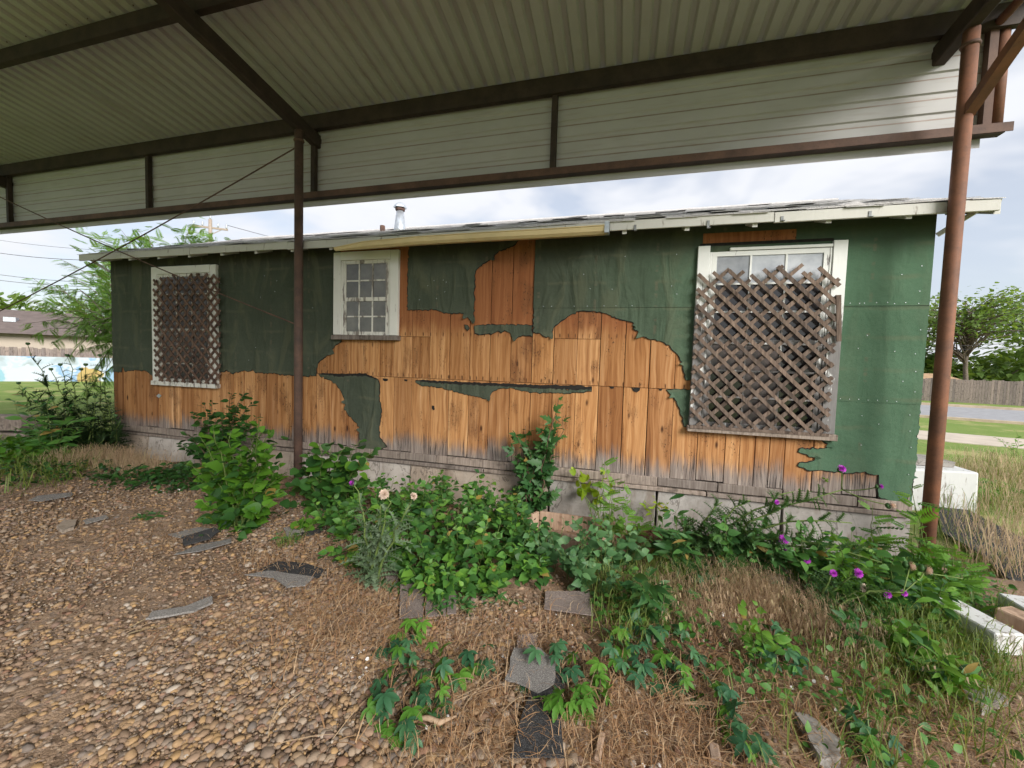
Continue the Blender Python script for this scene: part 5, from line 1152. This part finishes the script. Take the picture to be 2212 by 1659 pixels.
cover('white_fluff', [(1370, 1370, .1, 30), (800, 1430, .15, 20), (1230, 1480, .2, 20), (1340, 1600, .2, 14), (950, 1540, .15, 20), (1130, 1500, .1, 14), (1790, 1490, .25, 16), (1540, 1330, .1, 12), (280, 1055, .3, 14), (380, 1060, .2, 10), (1160, 1370, .3, 12)], 'fluff', 'scraps of white seed fluff caught in the straw', 'round', (.008, .022), .02)

# ================================================================== DEBRIS
def scrap(nm, px, mat, label, th=.006, lift=.03, tilt=(0, 0), group='shingle scraps on the ground', cat='shingle'):
    g = [gnd(*p) for p in px]; z = g[0].z+lift; base = Vector((sum(v.x for v in g)/len(g), sum(v.y for v in g)/len(g), g[0].z)); T = None
    pol = []
    for i in range(len(g)):
        a, b_ = g[i], g[(i+1) % len(g)]
        for k in range(3): q = a.lerp(b_, k/3); pol.append((q.x+(random.gauss(0, .004) if k else 0), q.y+(random.gauss(0, .004) if k else 0)))
    m = MB(); m.slab([(x-base.x, y-base.y) for x, y in pol], lift, lift+th, 0, tilt); o = m.build(nm, MAT[mat]); o.location = base
    return tag(o, label, cat, group)
scrap('shingle_scrap', [(363, 1163), (428, 1147), (470, 1150), (400, 1172)], 'scrap', 'pale grey shingle scrap with rounded end beside the bright bush')
scrap('shingle_scrap', [(392, 1172), (462, 1150), (475, 1158), (455, 1175), (398, 1190)], 'scrap_dark', 'black shingle scrap half over a pale grey one', lift=.042)
scrap('shingle_scrap', [(376, 1207), (430, 1186), (500, 1172), (500, 1180), (430, 1200)], 'scrap', 'narrow grey shingle strip below the black scrap')
scrap('shingle_scrap', [(315, 1352), (330, 1336), (400, 1325), (458, 1302), (460, 1316), (420, 1335), (350, 1348)], 'scrap', 'curved grey shingle strip lying alone on the pebbles', .012, .035)
scrap('shingle_scrap', [(560, 1240), (600, 1222), (660, 1226), (700, 1240), (690, 1258), (640, 1256)], 'scrap_dark', 'broken black shingle in the dry weeds')
scrap('shingle_scrap', [(528, 1256), (580, 1247), (640, 1255), (678, 1260), (660, 1280), (620, 1284), (590, 1262)], 'scrap', 'broken grey shingle below the black one in the dry weeds', lift=.045)
scrap('shingle_scrap', [(62, 1088), (80, 1078), (155, 1070), (155, 1078), (90, 1090)], 'scrap', 'long grey shingle strip near the far house end')
scrap('shingle_scrap', [(180, 1132), (228, 1120), (235, 1126), (186, 1140)], 'scrap', 'small pale shingle rectangle on the pebbles')
scrap('flat_stone', [(122, 1145), (140, 1132), (168, 1130), (160, 1148), (135, 1156)], 'concrete_tan', 'flat tan stone next to the small pale shingle', .03, .01, cat='stone', group=None)
scrap('shingle_scrap', [(612, 1148), (650, 1147), (660, 1158), (625, 1171)], 'scrap', 'pale shingle scrap under the broadleaf seedling')
scrap('shingle_scrap', [(645, 1160), (690, 1150), (694, 1158), (660, 1166)], 'scrap_dark', 'dark shingle strip beside the pale scrap and seedling')
scrap('shingle_scrap', [(832, 1258), (850, 1240), (862, 1252), (858, 1268), (845, 1270)], 'scrap_brown', 'little brown shingle corner under the weed bed edge', .012)
scrap('shingle_scrap', [(1115, 1418), (1118, 1385), (1158, 1378), (1158, 1405), (1140, 1425)], 'scrap_brown', 'small grey-brown shingle above the black strip')
scrap('shingle_scrap', [(1090, 1490), (1110, 1420), (1165, 1420), (1200, 1450), (1195, 1500), (1160, 1520), (1120, 1500)], 'scrap', 'grey shingle under creeper leaves', .006, .05)
scrap('shingle_scrap', [(1150, 1500), (1220, 1470), (1210, 1540), (1218, 1659), (1100, 1659), (1128, 1560)], 'scrap_dark', 'long black shingle strip with white specks', .006, .04)
scrap('paving_slab', [(1715, 1560), (1745, 1565), (1815, 1620), (1815, 1659), (1770, 1659)], 'concrete', 'grey slab sunk in dry grass at the right', .05, 0, cat='slab', group=None)
scrap('paving_slab', [(1620, 1245), (1650, 1228), (1720, 1240), (1735, 1262), (1690, 1270)], 'concrete', 'grey slab under the sprawling thistle', .06, .01, cat='slab', group=None)
scrap('paving_slab', [(2040, 1500), (2110, 1490), (2180, 1530), (2120, 1550)], 'concrete', 'broken slab in long grass near the white beam', .05, 0, cat='slab', group=None)
# big three-tab shingle sheets: tabs are parts
def tab_sheet(px, cuts, mat, label, along_x=True):
    g = [gnd(*p) for p in px]; b = sum(g, Vector())/4; T = thing('shingle_sheet', b, label, 'shingle', 'shingle scraps on the ground')
    for a0, a1 in cuts:
        P = lambda u, v: (g[0].lerp(g[1], u)).lerp(g[3].lerp(g[2], u), v)
        q = [P(a0, 0), P(a1, 0), P(a1, 1), P(a0, 1)] if along_x else [P(0, a0), P(1, a0), P(1, a1), P(0, a1)]
        m = MB(); h = random.uniform(.03, .045); m.slab([(v.x, v.y) for v in q], b.z+h, b.z+h+.007); m.build('shingle_tab', MAT[mat], T)
tab_sheet([(865, 1258), (985, 1262), (985, 1340), (862, 1350)], ((0, .42), (.45, .82), (.84, 1)), 'scrap_brown', 'large brown-grey shingle sheet with tabs below the weed bed')
tab_sheet([(1178, 1288), (1272, 1288), (1282, 1345), (1175, 1330)], ((0, .48), (.52, 1)), 'scrap_brown', 'two-tab purple-grey shingle on bare dirt', False)
# wooden box
T = thing('wooden_box', gnd(1200, 1172), 'open weathered wooden box frame sunk in weeds', 'box'); bz = gnd(1200, 1172)
c = [at(1122, 1118, -.62), at(1188, 1096, -.30), at(1292, 1126, -.30), at(1235, 1160, -.62)]
c = [Vector((bz.x-.42, bz.y-.12, bz.z)), Vector((bz.x-.22, bz.y+.30, bz.z)), Vector((bz.x+.50, bz.y+.30, bz.z)), Vector((bz.x+.42, bz.y-.16, bz.z))]
for i in range(4):
    a, b = c[i], c[(i+1) % 4]; d = (b-a).normalized()*.012; m = MB(); m.bar(a+d+Vector((0, 0, .07)), b-d+Vector((0, 0, .07)), .03, .17); bevel(m.build('side_board', MAT['wood_raw'], T), .003)
# sticks and wood bits
def stick(nm, a, b, w_, h_, mat, label, z=.03, cat='stick'):
    p, q = gnd(*a), gnd(*b); c_ = (p+q)/2; m = MB(); m.bar(p-c_+Vector((0, 0, z)), q-c_+Vector((0, 0, z)), w_, h_); o = m.build(nm, MAT[mat]); o.location = c_; bevel(o, min(w_, h_)*.25); return tag(o, label, cat)
stick('wood_stick', (1288, 1660), (1300, 1598), .028, .025, 'wood_raw', 'short weathered stick poking out of the straw')
stick('wood_block', (1545, 1665), (1538, 1622), .045, .03, 'wood_raw', 'small sawn wood block in dry grass', cat='block')
m = MB(); pa = [gnd(890, 1578), gnd(925, 1580), gnd(950, 1590), gnd(985, 1575)]; m.tube([p+Vector((0, 0, .06)) for p in pa], [.006, .012, .012, .004], 6); o = m.build('dry_stalk', MAT['brome'], None, True); tag(o, 'curved cream-coloured dry stalk beside the dark creeper', 'stalk')
# white beams at the right edge
def beam(px0, px1, w_, h_, mats, nm, label):
    a, b = gnd(*px0), gnd(*px1); c_ = (a+b)/2; m = MB(); m.bar(a-c_+Vector((0, 0, h_/2+.02)), b-c_+Vector((0, 0, h_/2+.02)), w_, h_); o = m.build(nm, MAT[mats]); o.location = c_; bevel(o, .008); return tag(o, label, 'timber', 'timbers lying at the yard edge')
beam((2010, 1325), (2178, 1425), .17, .13, 'block_white', 'painted_timber', 'white-painted timber lying in the grass beside the corner post')
beam((2180, 1330), (2290, 1400), .15, .13, 'block_white', 'painted_timber', 'second white-painted timber behind the tan block')
beam((2160, 1362), (2240, 1400), .14, .14, 'wood_raw', 'timber_block', 'short tan timber block between the white timbers')
# dark flat strip on the ground right of the corner
g = [gnd(*p) for p in ((2022, 1110), (2060, 1098), (2230, 1190), (2230, 1262), (2120, 1215), (2035, 1165))]
m = MB(); b = sum(g, Vector())/6; m.slab([(v.x-b.x, v.y-b.y) for v in g], .03, .05); o = m.build('dark_strip', MAT['scrap_dark']); o.location = b; tag(o, 'dark flat strip lying beside the house corner', 'felt strip')
# white concrete step with a slab
b = gnd(2066, 1112); T = thing('concrete_step', b, 'chipped white-painted concrete step by the house corner', 'step')
m = MB(); m.box((b.x-.50, b.y, b.z-.1), (b.x+.19, b.y+.70, b.z+.56), 0, .02); bevel(m.build('step_block', MAT['block_white'], T), .02, 2)
m = MB(); m.box((b.x-.48, b.y+.25, b.z+.57), (b.x+.10, b.y+.80, b.z+.64), 0, .015); o = m.build('stone_slab', MAT['concrete']); tag(o, 'grey stone slab resting on the white concrete step', 'slab')
# stacked timbers at the left edge
b = gnd(20, 962)
for k, (h, nm) in enumerate(((0, 'lower railway timber at the lawn edge'), (.26, 'upper railway timber stacked at the lawn edge'))):
    m = MB(); m.box((-1.2, -.14, .0), (.45-.05*k, .14, .24), 0, .012); o = m.build('landscape_timber', MAT['fence']); o.location = (b.x, b.y, b.z+h-.02*(k == 0)); o.rotation_euler = (0, 0, .25); bevel(o, .012); tag(o, 'dark '+nm, 'timber', 'stacked timbers')

# ================================================================== BEYOND THE YARD
random.seed(11)
def tree(name, base, h, rx, rz, n, leaf, mat, label, group, size=(.2, .4), trunk=.12, cz=.62, sparse=.5, bark='bark', lean=(0, 0)):
    """crown of many leaf clusters hung on limbs, with gaps"""
    T = thing(name, base, label, 'tree', group); m = MB(); base = Vector(base)
    top = base+Vector((lean[0], lean[1], h*.8)); pts = arc(base-Vector((0, 0, .2)), top, 0, 6, .012); m.tube(pts, [trunk*(1-.75*i/6) for i in range(7)], 8)
    items = []; limbs = []; nl = max(10, int(n/26))
    for k in range(nl):
        t = random.uniform(.35, 1); p, d = along(pts, min(t, .99)); a = random.uniform(0, 6.28); el = random.uniform(-.15, .9)
        R = random.uniform(.45, 1.0); e = Vector((base.x+lean[0], base.y+lean[1], base.z+h*cz))+Vector((rx*R*math.cos(a)*math.cos(el), rx*R*math.sin(a)*math.cos(el), rz*R*math.sin(el*1.6-.35)))
        lp = arc(p, e, .15, 5, .04); m.tube(lp, [trunk*.33*(1-.8*i/5) for i in range(6)], 5); limbs.append(lp)
    for k in range(n):
        lp = random.choice(limbs); p, d = along(lp, random.uniform(.35, 1)**.7*.999); p = p+Vector((random.gauss(0, 1), random.gauss(0, 1), random.gauss(0, .7)))*rx*.10*sparse*2
        dd = d*.5+Vector((random.gauss(0, .7), random.gauss(0, .7), random.gauss(-.1, .45))); items.append((LF(leaf, mat), leaf_mat(p, dd, Vector((random.gauss(0, .5), random.gauss(0, .5), 1)), random.uniform(*size))))
    m.build('trunk', MAT[bark], T, True); join_leaves('crown', items, mat, T, None); return T
def lump(name, base, rx, ry, rz, n, mat, label, group, size=(.3, .6), leaf='ovate'):
    T = thing(name, base, label, 'tree', group); base = Vector(base); items = []; m = MB(); cl = [Vector((random.gauss(0, .45)*rx, random.gauss(0, .45)*ry, rz*random.uniform(.2, .95))) for k in range(16)]
    for k in range(4): m.tube(arc(base, base+random.choice(cl), .05, 4), [.15, .1, .08, .06, .04], 6)
    for k in range(n):
        c_ = random.choice(cl); d = Vector((random.gauss(0, 1), random.gauss(0, 1), random.gauss(0, 1))).normalized(); p = base+c_+Vector((d.x*rx*.42, d.y*ry*.42, d.z*rz*.30))*random.uniform(.6, 1.05)
        if p.z < base.z: continue
        items.append((LF(leaf, mat), leaf_mat(p, d+Vector((0, 0, -.3)), d+Vector((0, 0, .6)), random.uniform(*size))))
    m.build('trunk', MAT['bark'], T, True); join_leaves('crown', items, mat, T, None); return T
# feathery tree behind the left house corner
tree('feathery_tree', (-14.6, 5.2, -.3), 5.6, 2.7, 2.4, 2800, 'fern', 'lf_tree', 'feathery-leaved tree behind the far house corner', 'trees beside the house', (.22, .45), .09, .60, .6)
tree('feathery_tree', (-13.0, 4.2, -.3), 5.5, 1.5, 1.2, 420, 'fern', 'lf_tree', 'slim feathery tree rising above the low roof eave', 'trees beside the house', (.22, .42), .06, .85, .5)
# low boughs hanging near the corner
b = Vector((-12.4, 2.6, -.3)); T = thing('feathery_tree', b, 'young feathery tree with low boughs over the lawn', 'tree', 'trees beside the house'); m = MB(); it = []
m.tube(arc(b, b+Vector((.2, .2, 3.4)), 0, 6, .02), [.05, .045, .04, .035, .03, .02, .012], 7)
for px, py in ((60, 620), (100, 610), (140, 640), (180, 680), (120, 690), (200, 740), (160, 760), (220, 700), (90, 650), (210, 790), (225, 830), (190, 820), (150, 720), (230, 760), (235, 640), (215, 610), (50, 700), (80, 720), (30, 650), (110, 740), (140, 780), (180, 850), (70, 600), (160, 600), (200, 570), (130, 560), (240, 720), (100, 660)):
    e = at(px, py, 2.4+random.uniform(-.5, .5)); s_ = b+Vector((.2, .2, random.uniform(1.6, 3.2))); lp = arc(s_, e, .1, 6, .02); m.tube(lp, [.016*(1-.12*i) for i in range(7)], 5)
    for k in range(26):
        p, d = along(lp, random.uniform(.3, .99)); it.append((LF('fern', 'lf_tree'), leaf_mat(p, d+Vector((random.gauss(0, .6), random.gauss(0, .6), -.3)), Vector((random.gauss(0, .3), -.3, 1)), random.uniform(.16, .36))))
m.build('trunk', MAT['bark'], T, True); join_leaves('crown', it, 'lf_tree', T, None)

# left fence, mural board, neighbour house
def fence(A, B, h, z, label, wd=.14, cat='fence', mat='fence', zt=None):
    A, B = Vector((*A, z)), Vector((*B, z)); T = thing('wooden_fence', (A+B)/2, label, cat); L_ = (B-A).length; d = (B-A).normalized(); n = int(L_/wd); nrm = Vector((-d.y, d.x, 0))
    mm = MB(); mm.bar((0, 0, 0), (0, 0, h), wd*.93, .022, up=(nrm.x, nrm.y, 0)); me = mm.mesh('picket', MAT[mat])
    for i in range(n):
        o = link(bpy.data.objects.new('picket', me)); o.parent = T; p = A+d*(wd*(i+.5)); o.location = p-(A+B)/2; o.scale = (1, 1, random.uniform(.97, 1.02))
    for zz in (.35, h-.3): mm = MB(); mm.bar(A+nrm*.04+Vector((0, 0, zz)), B+nrm*.04+Vector((0, 0, zz)), .04, .08); mm.build('fence_rail', MAT[mat], T)
    return T
fence((-37, .6), (-19.5, 19.5), 1.82, -.3, 'grey board fence behind the painted mural board on the left lawn')
d = Vector((17.5, 18.9, 0)).normalized(); nr = Vector((d.y, -d.x, 0))
def m_mural():
    t = NT('mural_paint'); p = t.obj(); x, y, z = t.sep(p); wob = t.n('TexNoise', {'Vector': p, 'Scale': 2.5, 'Detail': 3.}).outputs['Color']
    q = t.n('VectorMath', {0: p, 1: t.n('VectorMath', {0: wob, 1: (.8, .8, .8)}, operation='MULTIPLY').outputs[0]}, operation='ADD').outputs[0]
    n1 = t.noise(t.scale(q, (.55, 1, .9)), 1, 2); c = t.ramp(n1, [(.30, (.42, .45, .42)), (.40, (.55, .62, .66)), (.47, (.75, .78, .80)), (.53, (.25, .45, .70)), (.60, (.62, .70, .76)), (.70, (.50, .50, .42))])
    def spot(cx, cz, rx, rz, col, c):
        e = t.n('VectorMath', {0: t.scale(q, (1/rx, 0, 1/rz), (-cx/rx, 0, -cz/rz))}, operation='LENGTH').outputs['Value']; return t.mix(t.math('SUBTRACT', 1, t.step(e, .85, 1.0)), c, col)
    c = spot(-1.1, .72, 1.05, .60, (.70, .73, .76), c); c = spot(-.9, .32, .85, .20, (.08, .26, .62), c); c = spot(.9, .70, .50, .60, (.62, .38, .05), c); c = spot(2.0, .75, .55, .6, (.35, .52, .68), c); c = spot(-2.5, .7, .4, .5, (.30, .55, .62), c)
    return t.pbr(t.mix(1, t.mix(.25, c, (.36, .40, .44)), (.74, .78, .82), 'MULTIPLY'), .85, None, spec=.2)
MAT['mural'] = m_mural()
mp_ = at(105, 828, 8.6); m = MB(); m.box((-3.2, -.02, 0), (3.2, .02, 1.38)); o = m.build('mural_board', MAT['mural']); bc = Vector((-28.3, 10.0, -.3))+nr*.35
o.location = bc; o.rotation_euler = (0, 0, math.atan2(d.y, d.x)); tag(o, 'faded mural board of blue white and yellow shapes on the fence', 'mural')
# neighbour house
def m_brick():
    t = NT('tan_brick'); p = t.obj(); br_ = t.n('TexBrick', {'Vector': t.scale(p, (1, 1, 1)), 'Scale': 4., 'Color1': (.36, .21, .13, 1), 'Color2': (.46, .29, .19, 1), 'Mortar': (.42, .36, .30, 1)}); return t.pbr(br_.outputs[0], .9, None, spec=.2)
MAT['brick'] = m_brick(); MAT['roof_brown'] = m_plain('brown_roof', (.145, .115, .105), .9, .2, 3, .4, .2); MAT['blue'] = m_plain('blue_paint', (.04, .16, .55), .6, .15, 3, 0)
hb = Vector((-40, 10.5, -.3)); an = math.atan2(d.y, d.x); NH = thing('neighbour_house', hb, 'low tan brick house with brown hip roof beyond the fence', 'house'); NH.rotation_euler = (0, 0, an)
def nb(nm, mb, mat, par=None, sm=False): o = link(bpy.data.objects.new(nm, mb.mesh(nm, MAT[mat], sm))); o.parent = par or NH; return o
m = MB(); m.box((-9, -4.5, 0), (9, 4.5, 2.7)); nb('wall', m, 'brick')
m = MB(); m.add([(-9.6, -5.1, 2.6), (9.6, -5.1, 2.6), (9.6, 5.1, 2.6), (-9.6, 5.1, 2.6), (-4.8, 0, 4.25), (4.8, 0, 4.25)], [(0, 1, 5, 4), (1, 2, 5), (2, 3, 4, 5), (3, 0, 4), (3, 2, 1, 0)]); rf = nb('roof', m, 'roof_brown')
for x, y in ((-2, -2.4), (.5, -1.6), (3, -2.6), (-4.2, -1.9)):
    m = MB(); zz = 2.6+1.65*(y+5.1)/5.1; m.box((x-.25, y-.2, zz-.05), (x+.25, y+.2, zz+.22)); nb('roof_vent', m, 'galv', rf)
m = MB(); m.tube([Vector(v) for v in ((-3.2, -1.2, 4.35), (-1, -2.4, 3.85), (.8, -3.6, 3.4), (2.2, -4.8, 2.95))], [.05, .09, .12, .15], 7); m.tube([Vector(v) for v in ((.8, -3.6, 3.4), (.7, -3.2, 3.9), (.5, -3.0, 4.3))], [.06, .04, .02], 6)
o = link(bpy.data.objects.new('fallen_branch', m.mesh('fallen_branch', MAT['pole'], True))); o.location = hb; o.rotation_euler = (0, 0, an); tag(o, 'bare fallen branch lying across the brown hip roof', 'branch')
w0 = Vector((-2.3, -4.55, 0)); m = MB(); m.box((-3.4, -4.58, 1.2), (-1.9, -4.52, 2.5)); wn_ = nb('window', m, 'blue')
m = MB(); m.tube([(-3.1, -4.60, 2.1), (-3.1, -4.62, 2.1)], .22, 10); m.tube([(-2.6, -4.60, 2.15), (-2.6, -4.62, 2.15)], .25, 10); m.tube([(-2.2, -4.60, 2.1), (-2.2, -4.62, 2.1)], .2, 10); nb('awning_scallop', m, 'eave', wn_)
for x, y, rx, rz, n, nm in ((-58, 20, 9, 5.8, 3000, 'broad green tree far behind the brick house'), (-50, 27, 8, 5.6, 2400, 'dark rounded tree behind the brick house roof'), (-70, 14, 10, 7.0, 2200, 'wide tree at the far left of the brick house'), (-44, 34, 7, 5.5, 1700, 'distant tree between the brick house and the feathery tree')):
    lump('broad_tree', (x, y, -.3), rx, rx*.8, rz*1.05, n, 'lf_far', nm, 'trees behind the brick house', (.5, 1.0))
# power pole and lines
pb = Vector((-34.4, 22, -.3)); T = thing('power_pole', pb, 'wooden power pole with crossarm above the house roof', 'power pole')
m = MB(); m.tube([pb, pb+Vector((0, 0, 13.2))], [.18, .13], 10); m.build('pole', MAT['pole'], T, True)
ca = Vector((.8, .6, 0)).normalized(); m = MB(); m.bar(pb+Vector((0, 0, 12.5))-ca*1.25, pb+Vector((0, 0, 12.5))+ca*1.25, .12, .14); m.build('crossarm', MAT['pole'], T)
m = MB(); m.bar(pb+Vector((0, 0, 11.9)), pb+Vector((0, 0, 12.45))+ca*.8, .05, .05); m.build('arm_brace', MAT['pole'], T)
for s_ in (-1.15, -.55, .55, 1.15, 0):
    q = pb+Vector((0, 0, 12.57 if s_ else 13.2))+ca*s_; m = MB(); m.tube([q, q+Vector((0, 0, .1)), q+Vector((0, 0, .22)), q+Vector((0, 0, .34))], [.03, .08, .05, .09], 8); m.build('insulator', MAT['galv'], T, True)
def wire(a, b, sag, r, label, group='overhead wires'):
    pts = [Vector(a).lerp(Vector(b), t/12)-Vector((0, 0, sag*math.sin(math.pi*t/12))) for t in range(13)]; c_ = pts[0].copy(); m = MB(); m.tube([p-c_ for p in pts], r, 5); o = m.build('overhead_wire', MAT['wire'], None, True); o.location = c_; tag(o, label, 'wire', group)
wire(at(-60, 538, 16), at(300, 563, 16), .3, .02, 'upper overhead wire left of the house eave')
wire(at(-60, 585, 15), at(300, 612, 15), .25, .016, 'overhead wire just above the lowest one by the feathery tree')
wire(at(-60, 598, 15), at(300, 620, 15), .25, .016, 'lowest overhead wire by the feathery tree')
wire(at(-60, 510, 20), at(330, 545, 20), .3, .014, 'thin topmost wire left of the house eave')
wire(pb+Vector((.9, .7, 12.9)), pb+Vector((20, 30, 12.0)), .6, .02, 'wire running from the power pole behind the roof')
wire(at(1990, 748, 24), at(2300, 728, 24), .15, .014, 'upper wire in front of the street trees'); wire(at(1990, 755, 24), at(2300, 738, 24), .15, .014, 'lower wire in front of the street trees')

# right: fence across the street, trees, roof
fa = Vector((23.664, 30.289, 0))+RD*9; fb = Vector((23.664, 30.289, 0))-RD*14
fence((fa.x, fa.y), (fb.x, fb.y), 1.62, -.3, 'weathered board fence across the street behind the corner post')
for p, h, rx, rz, n, nm, sp in ((Vector((30.2, 42, -.3)), 10.0, 5.5, 3.4, 2600, 'open spreading tree across the street behind the fence', .55), (Vector((38, 43, -.3)), 10.5, 6, 4.0, 2600, 'second open tree across the street at the picture edge', .55), (Vector((26.5, 46, -.3)), 8.5, 4.5, 3.2, 1600, 'tree across the street half behind the corner post', .5)):
    tree('street_tree', p, h, rx, rz, n, 'ovate', 'lf_far', nm, 'trees across the street', (.22, .45), .22, .66, sp)
for x, y, rx, rz, n, nm in ((30, 47, 5, 4.8, 2200, 'rounded green tree low behind the street fence'), (37, 50, 6, 5.2, 2200, 'thick green tree behind the fence at the picture edge'), (25, 52, 6, 4.6, 1800, 'green tree far behind the corner post'), (45, 52, 7, 5.5, 1200, 'leafy tree furthest right across the street')):
    lump('bushy_tree', (x, y, -.3), rx, rx, rz, n, 'lf_far', nm, 'trees across the street', (.5, .95))
hb = Vector((25.5, 40, -.3)); FH = thing('far_house', hb, 'tan-roofed house behind the fence across the street', 'house'); fan = math.atan2(-RD.y, -RD.x); FH.rotation_euler = (0, 0, fan)
m = MB(); m.box((-3, -2, 0), (3, 2, 1.2)); o = nb('wall', m, 'brick', FH)
MAT['roof_tan'] = m_plain('tan_roof', (.42, .28, .17), .9, .15, 3, .3); m = MB(); m.add([(-3.4, -2.4, 1.15), (3.4, -2.4, 1.15), (3.4, 2.4, 1.15), (-3.4, 2.4, 1.15), (-1.5, 0, 2.0), (1.5, 0, 2.0)], [(0, 1, 5, 4), (1, 2, 5), (2, 3, 4, 5), (3, 0, 4), (3, 2, 1, 0)]); nb('roof', m, 'roof_tan', FH)
b = gnd(2195, 985); plant('dry_thistle', b, tips_px([(2195, 930), (2150, 945), (2165, 950), (2180, 960), (2200, 950)], b.y, .15), ('lance', 'lf_fresh'), (.06, .12), 8, 'tall thistle on the verge beyond the white step', 'thistle', single=30)
